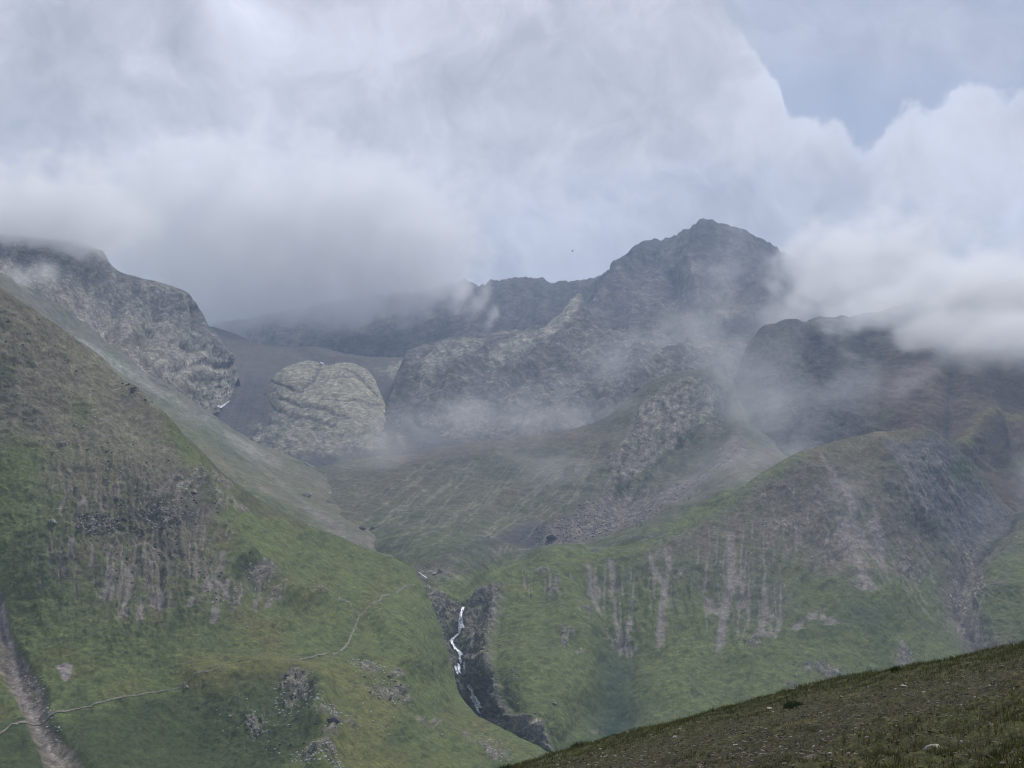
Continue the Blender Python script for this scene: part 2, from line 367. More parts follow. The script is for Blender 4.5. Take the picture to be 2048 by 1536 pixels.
# ================================================================== TERRAIN
# ---- near hill on the left
def near_hill():
    crest = [(-420,330),(-200,450),(0,578),(60,612),(130,662),(200,712),(262,782),(300,815),(350,858),(400,900),(440,942),(500,985),(540,1012),(600,1040),(690,1078),(740,1100),(800,1122),(828,1136),
             (850,1178),(868,1215),(885,1270),(900,1320),(915,1375),(930,1405),(955,1432),(1000,1455),(1050,1482),(1098,1505),(1150,1545),(1300,1640)]
    foot = [(-420,1640),(1100,1640),(1300,1700)]
    ctrl = [(-400,700,900),(0,578,960),(265,785,1010),(440,942,1070),(600,1040,1120),(740,1100,1150),(830,1137,1170),(868,1215,1100),(900,1320,1020),(930,1405,960),(960,1436,900),(1098,1505,800),
            (1250,1620,700),(0,900,880),(150,850,925),(100,1100,810),(300,1100,855),(360,950,940),(425,1060,905),(480,1140,880),(560,1190,880),(500,1060,1000),(640,1190,960),(720,1250,930),
            (0,1465,640),(100,1430,660),(430,1365,715),(570,1345,745),(690,1290,850),(300,1250,760),(-400,1400,640),(0,1640,470),(400,1500,640),(640,1500,590),(700,1640,520),(250,1560,570),
            (640,1380,700),(800,1400,760),(950,1540,690),(800,1300,870)]
    s = Slope('hillside', crest, foot, ctrl, 2.2, -260, 1240, jag=4, jagf=.02, seed=1)
    px, py, X, Y, Z = s.px, s.py, s.X, s.Y, s.Z
    wx = fbm(px*.012, py*.012, o=4, seed=2)*28; wy = fbm(px*.012, py*.012, o=4, seed=6)*28
    qx, qy = px + wx, py + wy
    big = fbm(X*.012, Y*.012, Z*.012, o=5, seed=3); fine = fbm(X*.09, Y*.05, Z*.09, o=5, gain=.6, seed=4)
    face = sst(inside(qx, qy, [(-300,200),(0,530),(150,640),(275,780),(360,950),(425,1060),(480,1150),(560,1180),(660,1230),(560,1330),(300,1390),(-300,1450)]), -8, 25)
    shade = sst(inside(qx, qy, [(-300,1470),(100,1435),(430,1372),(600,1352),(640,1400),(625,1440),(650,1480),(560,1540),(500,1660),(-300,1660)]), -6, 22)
    # gullied scree below the rock bands
    a, dn = s.fall(0)
    ch = fbm((a+wx*.7)*.055, dn*.004, o=4, gain=.6, seed=11); chf = fbm((a+wx*.5)*.16, dn*.012, o=3, gain=.6, seed=13)
    zone = (G(qx,qy,330,1120,110,130)*1.1 + G(qx,qy,200,1060,120,70)*.7 + G(qx,qy,430,1180,55,75)*.9 + G(qx,qy,280,1200,60,70)*.8 + G(qx,qy,240,940,120,60)*.9)
    zone *= face
    grain = fbm((px+wx*.4)*.10, py*.045, o=5, gain=.75, seed=14); streak = sst(ch*.5 + chf*.5 + grain*.9 + zone*.42, .42, .85)*np.clip(zone*1.6, 0, 1)*.75
    s.disp += face*(ch*2.0*np.clip(zone*1.3+.15, 0, 1)+np.clip(zone+.15,0,1)*fbm((a+wx*1.3)*.024, dn*.008, o=5, gain=.62, seed=178, ridged=True)*5) + fbm(X*.035,Y*.02,Z*.035,o=5,gain=.6,seed=177)*2.6 + big*7 + fine*1.4 + fbm(X*.3,Y*.2,Z*.3,o=3,seed=31)*.35
    # ribs and benches on the lower lobes
    s.disp += shade*fbm((px+py)*.018, (py-px)*.006, o=4, seed=17)*4.0
    # terracettes
    s.disp += fbm(px*.05, py*.08, o=4, gain=.65, seed=21)*1.0*(1-streak)
    # outcrops
    oc = np.zeros_like(px)
    for c in [(190,1050,55,22,5),(330,1035,60,28,10),(420,1010,30,45,20),(360,980,50,30,-30),(265,800,16,40,-45),(232,755,12,30,-40),(780,1385,60,26,20),(735,1330,45,14,15),(790,1345,40,12,10),(590,1400,45,34,-10),
              (515,1445,28,26,0),(650,1440,30,22,35),(700,1462,40,8,20),(660,1482,24,14,10),(635,1515,60,30,5),(985,1500,50,28,35),(930,1470,25,12,40),(860,1440,25,14,10),(520,1160,50,22,10),(630,1200,30,16,30),
              (550,1195,30,20,0),(120,880,35,8,-5),(130,1110,40,22,0),(470,1200,22,40,0),(840,1440,12,8,0),(690,1225,30,14,20),(340,1340,8,6,0),(375,1382,12,7,-10),(440,960,14,40,-50),(620,1045,14,60,-62),(480,1010,12,60,-55)]:
        oc = np.maximum(oc, G(qx, qy, *c))
    rocky = sst(oc*.62 + fbm(px*.07, py*.045, o=5, gain=.75, seed=23)*.75, .38, .62)*sst(oc, .05, .4)
    rn = fbm(X*.11, Y*.07, Z*.16, o=5, gain=.62, seed=25, ridged=True)
    s.disp += rocky*(rn*2.2+.4)
    # erosion scar at far left with a sunken bed
    scar, _ = pdist(qx*.6+px*.4, qy*.6+py*.4, [(-10,1180),(15,1290),(45,1370),(75,1440),(115,1510),(160,1570),(190,1640)])
    scarw = np.interp(py, [1150,1290,1330,1400,1440,1536], [7,14,32,30,22,34])
    scm = sst(scarw - scar, -3, 6)
    s.disp -= sst(scarw*1.2 - scar, -10, 25)*4.5
    for ln_, w_, d_h in (([(262,790),(330,880),(372,950),(420,1040),(470,1128)],26,9),([(470,1130),(520,1150),(560,1182),(640,1205),(700,1245)],20,7),([(400,1362),(560,1350),(640,1372)],30,6),([(640,1400),(630,1440),(660,1480),(640,1536)],22,6)):
        r_, _ = pdist(px+wx*.3, py+wy*.3, ln_); s.disp += np.exp(-(r_/w_)**2)*d_h
    r_, _ = pdist(px, py, [(372,955),(385,990),(400,1020)]); s.disp += np.exp(-(r_/12)**2)*3
    gl, _ = pdist(px, py, [(500,1000),(600,1120),(700,1210),(780,1290),(860,1370)])
    s.disp -= np.exp(-(gl/16)**2)*4
    s.disp *= sst(py - s.top[None], -5, 30)*.8 + .2
    # ---- albedo
    c = np.broadcast_to(GRASS, px.shape + (3,)).copy()
    tone = fbm(px*.011, py*.016, o=5, gain=.55, seed=41); tone2 = fbm(px*.05, py*.075, o=4, gain=.6, seed=43)
    c = mixc(c, sst(tone, 0, .5)*.7, GRASS_D); c = mixc(c, sst(-tone, .05, .5)*.55, GRASS_Y*.85)
    # brown upper face
    up = face*sst(1010 + tone*160 - py + (px-150)*.25, -90, 140)
    c = mixc(c, up*.82, np.array((.165,.155,.120))); c = mixc(c, up*sst(tone2, .05, .4)*.4, EARTH*.95); c = mixc(c, up*sst(fbm(px*.13,py*.13,o=3,gain=.8,seed=46),.05,.4)*.5, SCREE*.85)
    gp = G(qx,qy,30,940,55,60)+G(qx,qy,10,1050,60,60)+G(qx,qy,110,1000,60,20)*.5+G(qx,qy,170,820,26,20)*.6+G(qx,qy,150,900,100,26)*.3+G(qx,qy,20,740,22,26)*.3
    c = mixc(c, gp*face*1.1, GRASS*1.08)
    mid = face*G(qx,qy,290,1100,200,130)*sst(tone2+.35,0,.4); c = mixc(c, mid*.85, SCREE*.60*np.array((1,.97,.9)))
    # right-facing slope: clean green with yellow streaks
    rf = sst(inside(qx,qy,[(270,800),(440,950),(700,1085),(830,1140),(900,1320),(960,1440),(860,1400),(700,1260),(560,1170),(440,1070),(370,950)]), -15, 15)
    c = mixc(c, rf*.5, GRASS*1.12); c = mixc(c, rf*sst(fbm((px-py)*.004,(px+py)*.03,o=4,seed=45), -.1, .45)*.5, GRASS_Y*.8)
    c = mixc(c, shade*.88, GRASS_D*.85); c = mixc(c, shade*sst(tone2+tone*.5, .0, .5)*.6, GRASS*.85)  # shade in the hollow painted in as darker, lusher grass
    yl = np.exp(-(pdist(qx,qy,[(400,1362),(560,1350),(700,1370),(760,1420),(700,1500),(800,1540)])[0]/34)**2)
    c = mixc(c, yl*.65, GRASS_Y*.95); blot = sst(fbm(px*.045,py*.095,o=4,gain=.6,seed=49),.17,.30)*(1-up)*(1-yl*.6); c = mixc(c, blot*.55, GRASS_D*.75)
    for c_ in [(395,985,22,26,-30),(370,1035,60,10,4),(215,1040,50,9,4),(520,1160,40,20,15)]: c = mixc(c, G(qx,qy,*c_)*.75, ROCK_D*1.1)
    c = mixc(c, sst(tone2, .12, .4)*.6*(1-up), GRASS_D*.75); c = mixc(c, sst(fbm(px*.10,py*.15,o=4,gain=.75,seed=47),.12,.45)*.4, GRASS_D*.7); c = mixc(c, sst(-fbm(px*.10,py*.15,o=4,gain=.75,seed=48),.12,.45)*.35*(1-up), GRASS_Y*.9)
    c = mixc(c, streak*.4, SCREE*.72); c = mixc(c, sst(-chf-grain, .0, .5)*np.clip(zone,0,1)*.6, GRASS_D*.9)
    rr = np.random.default_rng(3); LN = []
    for x0, x1, y0, y1, n, l0, l1 in ((120,300,920,1000,22,30,90),(60,230,1065,1130,16,20,90),(240,345,1040,1130,12,30,120),(345,440,1040,1130,10,30,90),(150,420,1110,1200,10,20,70),(380,470,930,1040,8,30,90),(470,560,1160,1185,6,20,50)):
        for _ in range(n): LN.append((rr.uniform(x0,x1), rr.uniform(y0,y1), rr.uniform(l0,l1), rr.uniform(1.2,3.0), rr.uniform(-.16,.12)))
    LN += [(306,1030,130,7,-.02),(286,1060,80,4,.0),(269,1070,80,4,-.1),(257,1130,130,11,-.02),(319,1055,80,4,0),(318,1140,80,6,.05),(316,1190,30,15,0),(352,1015,90,3,0),(389,1025,165,2.5,.0),(380,1060,120,2.5,.02),(436,1110,80,9,-.05),(431,1180,80,10,-.05),(455,1170,42,8,.05),(448,1165,20,14,0),
           (182,1085,55,5,-.1),(132,1070,60,4,.15),(211,1100,85,4,.05),(215,1150,60,12,0),(410,1155,40,9,0),(281,1200,60,9,-.05),(350,945,80,8,-.95),(325,975,70,7,-.6),(137,965,75,5,-.25),(170,975,60,4,.05),(187,985,50,4,.35),(116,1070,90,3,.2),(100,1060,100,3,.1),(240,1090,170,3,0),(505,1200,30,8,.2),(536,1200,20,10,0),(385,1200,20,10,0)]
    c = chutes(s, c, LN, SCREE*1.0, amt=.8); s.disp -= s.chute*.8
    gz = sst(fbm(px*.16, py*.12, o=4, gain=.8, seed=15), .08, .5)*np.clip(zone+up*.5,0,1); c = mixc(c, gz*.5, SCREE*.95)
    c = mixc(c, rocky*.8, ROCK*.8); c = mixc(c, rocky*sst(rn,.2,.6)*.5, ROCK_L*.75); c = mixc(c, rocky*sst(-rn,-.1,.5)*.6, ROCK_D)
    # scattered pale stones on the brown face
    st = perlin(X*.28, Z*.7, Y*.1, seed=51); c = mixc(c, sst(st, .62, .72)*(up*.7+.12)*sst(big,-.3,.3), ROCK_L*1.1)
    dk, _ = pdist(qx, qy, [(262,782),(350,858),(400,900),(440,942),(500,985),(600,1040)])
    c = mixc(c, np.exp(-((dk-6)/9)**2)*.55*sst(px,230,300), EARTH*.6)
    c = mixc(c, scm, np.array((.165,.150,.125))); c = mixc(c, scm*sst(fbm(px*.06,py*.02,o=4,seed=53),-.05,.4)*.6, EARTH*.7)
    e, _ = pdist(px+wx*.3, py+wy*.3, [(0,1200),(20,1290),(35,1370),(60,1420),(100,1480),(140,1540)]); c = mixc(c, np.exp(-(e/7)**2)*.8, SCREE*1.35)
    pt = sst(inside(px+wx*.25, py+wy*.25, [(110,1330),(148,1332),(140,1360),(128,1366)]), -3, 3); c = mixc(c, pt, SCREE*1.25)
    pt = sst(inside(px+wx*.25, py+wy*.25, [(308,1196),(328,1190),(328,1216),(304,1216)]), -3, 3); c = mixc(c, pt*.8, SCREE)
    tr = rocky*.9 + streak*.5 + scm*.6 + up*.25
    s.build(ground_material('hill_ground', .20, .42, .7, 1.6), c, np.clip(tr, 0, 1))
    return s
A = near_hill()

# ---- talus slope behind the near hill
def talus_slope():
    crest = [(-420,330),(-200,445),(0,545),(100,598),(180,650),(240,700),(300,748),(360,790),(430,832),(500,875),(560,905),(620,935),(660,958),(672,975),(700,1010),(720,1050),(760,1090),(800,1125),(830,1150),(900,1210),(1000,1260)]
    foot = [(-420,760),(0,760),(300,1000),(600,1180),(840,1300),(1000,1330)]
    ctrl = [(-400,340,1950),(0,545,1950),(300,748,2050),(500,875,2050),(660,958,1950),(700,1010,1800),(760,1090,1560),(830,1150,1400),(900,1210,1300),(0,760,1500),(300,900,1560),(450,980,1560),(600,1060,1480),(700,1110,1400),(600,1180,1300),(450,880,1850),(560,960,1750),(850,1290,1360),(760,1230,1380)]
    s = Slope('valley_slope', crest, foot, ctrl, 3.0, -300, 850, jag=3, jagf=.02, seed=61)
    px, py, X, Y, Z = s.px, s.py, s.X, s.Y, s.Z
    a = px*.55 - py*.83; dn = px*.83 + py*.55      # fall line runs down to the right in view
    ch = fbm(a*.05, dn*.004, o=5, gain=.6, seed=62)
    s.disp += fbm(X*.01,Y*.01,Z*.01,o=4,seed=63)*10 + ch*2.5 + fbm(X*.06,Y*.04,Z*.06,o=4,seed=64)*1.5
    g = pdist(px,py,[(560,985),(600,1000),(660,1050),(740,1100)])[0]; s.disp -= np.exp(-(g/10)**2)*3
    t = fbm(px*.012,py*.02,o=5,seed=65)
    c = np.broadcast_to(np.array((.115,.115,.080)), px.shape+(3,)).copy()
    low = sst(py - (px*.62+560), 20, 130)
    c = mixc(c, low*.7, GRASS*1.0)
    top = sst(-(py-(px*.68+545)), -75, 10)*sst(560-px, 0, 120)
    c = mixc(c, top*.9*sst(fbm(px*.03,py*.04,o=5,gain=.7,seed=67),-.35,.15), np.array((.120,.118,.108)))
    c = mixc(c, sst(ch,.05,.45)*(.35+.5*top), np.array((.21,.215,.20)))
    li,_ = pdist(px+fbm(px*.02,py*.02,seed=3)*12,py,[(90,640),(180,690),(300,775),(380,830),(470,880),(560,930)]); c = mixc(c, np.exp(-(li/9)**2)*.55*sst(ch+.2,-.2,.3), np.array((.29,.30,.28)))
    li,_ = pdist(px,py+fbm(px*.02,py*.02,seed=4)*10,[(520,980),(600,1010),(690,1060),(760,1095)]); c = mixc(c, np.exp(-(li/11)**2)*.55, SCREE*.85)
    c = mixc(c, sst(t,0,.5)*.4, GRASS_D*1.4); br = G(px,py,450,930,60,16,35)+G(px,py,560,1000,60,10,30); c = mixc(c, br*.5, EARTH)
    s.build(ground_material('talus_ground', .10, .45, .6, 2.5), c, np.clip(top*.5+sst(ch,.1,.5)*.4,0,1))
    return s
B = talus_slope()

# ---- right spur with the gorge on its left flank
STREAM = [(926,1222),(924,1238),(921,1252),(906,1261),(911,1277),(921,1290),(922,1304),(917,1322),(920,1342),(917,1356),(934,1366),(941,1384),(948,1400),(955,1420),(985,1452),(1020,1490),(1060,1530)]
GULLY = [(2080,1010),(2035,1034),(1975,1092),(1932,1132),(1922,1160),(1908,1188),(1918,1225),(1945,1268),(1963,1312),(1975,1360)]
def right_spur():
    crest = [(780,1128),(830,1158),(850,1168),(895,1190),(915,1206),(927,1220),(938,1205),(948,1188),(962,1174),(985,1165),(1010,1138),(1050,1128),(1130,1119),(1200,1103),(1300,1080),(1360,1058),(1420,1020),(1470,985),(1520,950),(1580,915),(1640,893),
             (1700,876),(1760,864),(1820,858),(1868,862),(1900,885),(1940,920),(1990,985),(2030,1028),(2060,1020),(2120,985),(2300,900)]
    foot = [(780,1500),(900,1560),(1050,1700),(1400,1700),(1700,1560),(2300,1420)]
    ctrl = [(780,1128,1260),(850,1168,1240),(927,1220,1230),(962,1174,1250),(1010,1138,1290),(1130,1119,1310),(1300,1080,1360),(1470,985,1470),(1640,893,1580),(1760,864,1640),(1868,862,1680),(1940,920,1700),(2030,1028,1650),(2200,940,1750),
            (915,1330,1130),(950,1420,1060),(850,1300,1120),(1020,1490,980),(1000,1240,1180),(990,1350,1060),(1050,1450,960),(1200,1300,1130),(1250,1420,1020),(1150,1560,900),(1450,1200,1230),(1450,1350,1090),(1650,1100,1390),(1650,1300,1150),
            (1600,1450,1020),(1840,1000,1560),(1780,1200,1310),(1932,1132,1530),(1908,1188,1440),(1963,1312,1290),(2000,1160,1430),(2060,1250,1300),(2200,1200,1300),(2250,1380,1150),(1850,1380,1160),(900,1500,980)]
    s = Slope('spur', crest, foot, ctrl, 2.2, 790, 2220, jag=4, jagf=.02, seed=71)
    px, py, X, Y, Z = s.px, s.py, s.X, s.Y, s.Z
    wx = fbm(px*.012, py*.012, o=4, seed=72)*26; wy = fbm(px*.012, py*.012, o=4, seed=73)*26; qx, qy = px+wx, py+wy
    big = fbm(X*.011, Y*.011, Z*.011, o=5, seed=74); fine = fbm(X*.09, Y*.05, Z*.09, o=5, gain=.6, seed=75)
    s.disp += big*8 + fine*1.4 + fbm(X*.3,Y*.2,Z*.3,o=3,seed=31)*.35
    # gorge
    dS, tS = pdist(px + wx*.25, py, STREAM)
    s.disp -= np.maximum(0, 1 - dS/60)*14*sst(py-s.top[None], 0, 70)*sst(1480-py, 0, 80)
    gor = sst(inside(px+wx*.5, py+wy*.5, [(835,1160),(900,1185),(928,1216),(950,1180),(985,1165),(1010,1180),(1000,1230),(985,1290),(1000,1340),(1010,1400),(1040,1430),(1090,1440),(1110,1500),(1060,1540),(960,1450),(880,1330),(850,1230)]), -4, 10)
    # right gully
    dG, tG = pdist(px + wx*.3, py + wy*.3, GULLY)
    s.disp -= np.maximum(0, 1 - dG/40)*8*sst(py-s.top[None], -10, 40)
    dG2, _ = pdist(px+wx*.3, py, [(1790,890),(1830,1000),(1880,1075),(1925,1135)]); s.disp -= np.maximum(0, 1-dG2/45)*4
    for ln, w, dp in (([(1735,1180),(1700,1100),(1660,1000),(1600,930)],60,-8), ([(1765,885),(1800,960),(1870,1060),(1905,1130)],30,-9),
                      ([(1235,1430),(1240,1300),(1215,1180)],45,10), ([(1240,1540),(1236,1450)],50,8), ([(1430,1200),(1440,1290),(1450,1400)],50,5), ([(1100,1140),(1150,1200),(1180,1300)],30,-6), ([(1870,1250),(1800,1150),(1720,1060)],22,5),
                      ([(1110,1540),(1140,1470),(1190,1400)],40,10), ([(2080,1060),(2010,1140),(1960,1230)],30,-7)):
        dd, _ = pdist(qx, qy, ln); s.disp -= np.exp(-(dd/w)**2)*dp
    ang = np.interp(px, [1000,1400,1600,1900], [0,0,-14,-34]); aa = np.radians(ang)
    a = (px-1450)*np.cos(aa) + py*np.sin(aa); dn = py*np.cos(aa) - (px-1450)*np.sin(aa)
    ch = fbm((a+wx*.6)*.05, dn*.0035, o=4, gain=.6, seed=76); chf = fbm((a+wx*.5)*.15, dn*.011, o=3, gain=.6, seed=77)
    zone = G(qx,qy,1330,1180,80,110)+G(qx,qy,1500,1150,140,130)+G(qx,qy,1600,1050,120,110)*.9+G(qx,qy,1480,1250,60,40)+G(qx,qy,1700,1080,90,110,-25)*.9+G(qx,qy,1240,1200,40,90)*.8
    grain = fbm((px+wx*.4)*.10, py*.05, o=5, gain=.75, seed=87); streak = sst(ch*.5+chf*.4+grain*.9+zone*.42, .42, .85)*np.clip(zone*1.4,0,1)*.8
    s.disp += ch*2.0*np.clip(zone+.2,0,1) + np.clip(zone+.15,0,1)*fbm((a+wx*1.3)*.022, dn*.007, o=5, gain=.62, seed=180, ridged=True)*5.5 + fbm(X*.035,Y*.02,Z*.035,o=5,gain=.6,seed=179)*3 + fbm(px*.05, py*.08, o=4, gain=.65, seed=78)*1.0*(1-streak)
    oc = gor*1.1
    for c_ in [(1070,1150,35,22,0),(1170,1230,36,22,25),(1130,1275,26,24,0),(1240,1265,45,16,20),(1155,1310,20,14,0),(1150,1490,40,26,-30),(1200,1440,20,14,0),(1650,1345,75,22,15),(1600,1380,60,14,5),(1800,1310,26,34,-20),(1840,1350,34,10,15),(1110,1190,22,40,0),
               (1640,1225,34,12,-15),(1550,1235,34,16,0),(1725,1190,26,22,0),(1500,1290,40,14,0),(1930,1210,26,70,-10),(1960,1180,40,50,10),(1930,1120,26,30,0),(1830,1140,40,30,40),(1540,985,60,26,-20),(1550,1050,80,30,0),(1350,1150,40,26,0),(1850,930,70,50,30)]:
        oc = np.maximum(oc, G(qx,qy,*c_)*.95)
    rocky = sst(oc*.62 + fbm(px*.07, py*.045, o=5, gain=.75, seed=79)*.7, .38, .64)*sst(oc,.05,.4)
    rn = fbm(X*.10, Y*.07, Z*.12, o=5, gain=.62, seed=80, ridged=True)
    s.disp += rocky*(rn*2.2+.3) + gor*(fbm(px*.02+py*.008,py*.012,o=5,gain=.6,seed=81,ridged=True)*8+rn*3.5)
    s.disp *= sst(py - s.top[None], -5, 30)*.8 + .2
    c = np.broadcast_to(GRASS*1.0, px.shape+(3,)).copy()
    tone = fbm(px*.010, py*.015, o=5, gain=.55, seed=82); tone2 = fbm(px*.05, py*.09, o=4, gain=.6, seed=83)
    c = mixc(c, sst(tone,0,.5)*.6, GRASS_D*1.1); c = mixc(c, sst(-tone,.05,.5)*.5, GRASS_Y*.8)
    upz = sst(1205 + tone*170 - py + np.abs(px-1550)*-.18, -70, 110)*sst(px,1120,1330)
    c = mixc(c, upz*.85, SCREE*.62*np.array((1,.97,.9))); c = mixc(c, upz*sst(tone2,0,.4)*.4, EARTH*.55); c = mixc(c, upz*sst(-tone-tone2*.5,.1,.5)*.6, GRASS*.9)
    cap = sst(935 + (px-1700)**2*.0008 - py, -20, 30)*sst(px,1400,1560)*sst(2000-px,0,120); c = mixc(c, cap*.9, EARTH*.75+GRASS*.2)
    rim,_ = pdist(px,py,[(1000,1150),(1130,1128),(1300,1090),(1420,1032),(1500,975),(1600,915)]); c = mixc(c, np.exp(-(rim/14)**2)*.6, GRASS*1.12)
    lo = G(qx,qy,1380,1400,260,90)+G(qx,qy,1090,1230,70,60)*.9+G(qx,qy,1440,1290,120,40); c = mixc(c, lo*.55, GRASS*1.2)
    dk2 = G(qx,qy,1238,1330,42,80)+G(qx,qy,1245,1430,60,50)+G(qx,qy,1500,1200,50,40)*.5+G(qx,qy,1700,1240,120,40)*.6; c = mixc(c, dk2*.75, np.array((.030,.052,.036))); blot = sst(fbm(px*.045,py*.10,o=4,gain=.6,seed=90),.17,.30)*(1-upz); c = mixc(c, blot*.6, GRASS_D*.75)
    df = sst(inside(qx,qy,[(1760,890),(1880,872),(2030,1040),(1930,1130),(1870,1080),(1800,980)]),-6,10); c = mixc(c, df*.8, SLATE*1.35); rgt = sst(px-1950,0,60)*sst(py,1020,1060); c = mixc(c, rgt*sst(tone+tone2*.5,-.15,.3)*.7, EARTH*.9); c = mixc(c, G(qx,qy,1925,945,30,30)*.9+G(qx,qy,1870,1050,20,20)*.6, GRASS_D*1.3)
    c = mixc(c, sst(tone2,.2,.45)*.5*(1-df), GRASS_D*.8)
    gsc = np.exp(-(dG/34)**2)*sst(py,1040,1120); c = mixc(c, gsc*.8, SCREE*.72); c = mixc(c, np.exp(-(dG/6)**2)*.8, ROCK_D*.8)
    c = mixc(c, streak*.4, SCREE*.7); c = mixc(c, sst(-chf-grain,.0,.5)*np.clip(zone,0,1)*.6, GRASS_D*1.1)
    rr = np.random.default_rng(4); LN = []
    for x0, x1, y0, y1, n, l0, l1, le in ((1180,1350,1110,1170,12,20,90,.02),(1400,1560,1040,1170,20,30,110,-.02),(1390,1560,1180,1240,10,20,60,-.04),(1620,1760,980,1110,22,30,100,.45),(1540,1700,960,1080,18,30,90,.15),(1760,1900,1000,1150,22,30,110,.6),(1790,1900,900,980,18,50,140,.45),(1930,1990,1130,1240,16,30,90,-.35),(1040,1200,1130,1170,10,15,50,.1)):
        for _ in range(n): LN.append((rr.uniform(x0,x1), rr.uniform(y0,y1), rr.uniform(l0,l1), rr.uniform(1.2,3.6), le+rr.uniform(-.12,.12)))
    LN += [(1467,1075,130,8,-.06),(1458,1180,120,8,-.15),(1496,1170,95,5,.0),(1476,1150,70,10,.1),(1530,1120,90,5,.0),(1530,1180,60,11,0),(1528,1240,45,26,0),(1560,1220,60,7,-.05),(1424,1185,50,14,.1),(1330,1095,70,10,.1),(1330,1150,140,6,-.08),(1345,1130,60,5,-.4),(1308,1165,45,4,.1),(1397,1095,50,3,-.05),
           (1232,1190,105,4,.14),(1256,1240,60,3.5,-.08),(1262,1220,40,5,.0),(1190,1130,60,7,.15),(1198,1180,45,5,.1),(1220,1120,60,9,.2),(1675,970,180,5,.32),(1665,1040,110,15,.3),(1688,1040,40,6,.1),(1737,1045,90,9,.42),(1718,1160,45,18,.3),(1700,1100,60,8,.4),(1655,1235,24,16,.4),(1608,1240,24,14,-.5),(1630,1228,20,26,0),(1800,1285,50,8,.3),(1806,1320,34,16,.2),(1640,900,110,8,.3)]
    c = chutes(s, c, LN, SCREE*.98, amt=.8); s.disp -= s.chute*.8
    gz = sst(fbm(px*.15, py*.11, o=4, gain=.8, seed=88), .08, .5)*np.clip(zone*.6+upz*.6,0,1); c = mixc(c, gz*.5, SCREE*.85)
    c = mixc(c, sst(fbm(px*.10,py*.16,o=4,gain=.75,seed=89),.12,.45)*.45, GRASS_D*.7)
    for ln,w in (([(1215,1120),(1232,1200),(1238,1250),(1246,1285)],3.5),([(1300,1130),(1330,1180),(1322,1250),(1316,1285)],7),([(1175,1130),(1190,1180),(1196,1210)],5),([(1256,1240),(1264,1290)],3),([(1458,1080),(1462,1160),(1445,1230),(1436,1290)],9),
                 ([(1680,980),(1700,1040),(1745,1110),(1772,1130)],9),([(1690,1060),(1715,1130),(1725,1190)],9),([(1745,1050),(1770,1110)],7)):
        d_,_ = pdist(px+wx*.45,py+wy*.45,ln); c = mixc(c, np.exp(-(d_/w)**2)*.85, SCREE*1.05)
    c = mixc(c, rocky*.8, ROCK*.75); c = mixc(c, rocky*sst(rn,.25,.6)*.45, ROCK_L*.7); c = mixc(c, rocky*sst(-rn,-.1,.5)*.6, ROCK_D)
    c = mixc(c, gor*.45, ROCK*.95); c = mixc(c, gor*sst(fbm(px*.03,py*.03,o=5,gain=.7,seed=84),-.1,.25)*.75, GRASS*.8); c = mixc(c, gor*sst(fbm(px*.09,py*.07,o=4,gain=.75,seed=86),.0,.3)*.75, ROCK_L*.75); c = mixc(c, np.exp(-(dS/6)**2)*.6*sst(py,1215,1230), ROCK_D)
    st = perlin(X*.26, Z*.6, Y*.1, seed=85); c = mixc(c, sst(st,.64,.74)*(upz*.6+gsc+.08), ROCK_L)
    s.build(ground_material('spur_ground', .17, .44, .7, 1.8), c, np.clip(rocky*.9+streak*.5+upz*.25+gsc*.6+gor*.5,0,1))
    return s
Csp = right_spur()

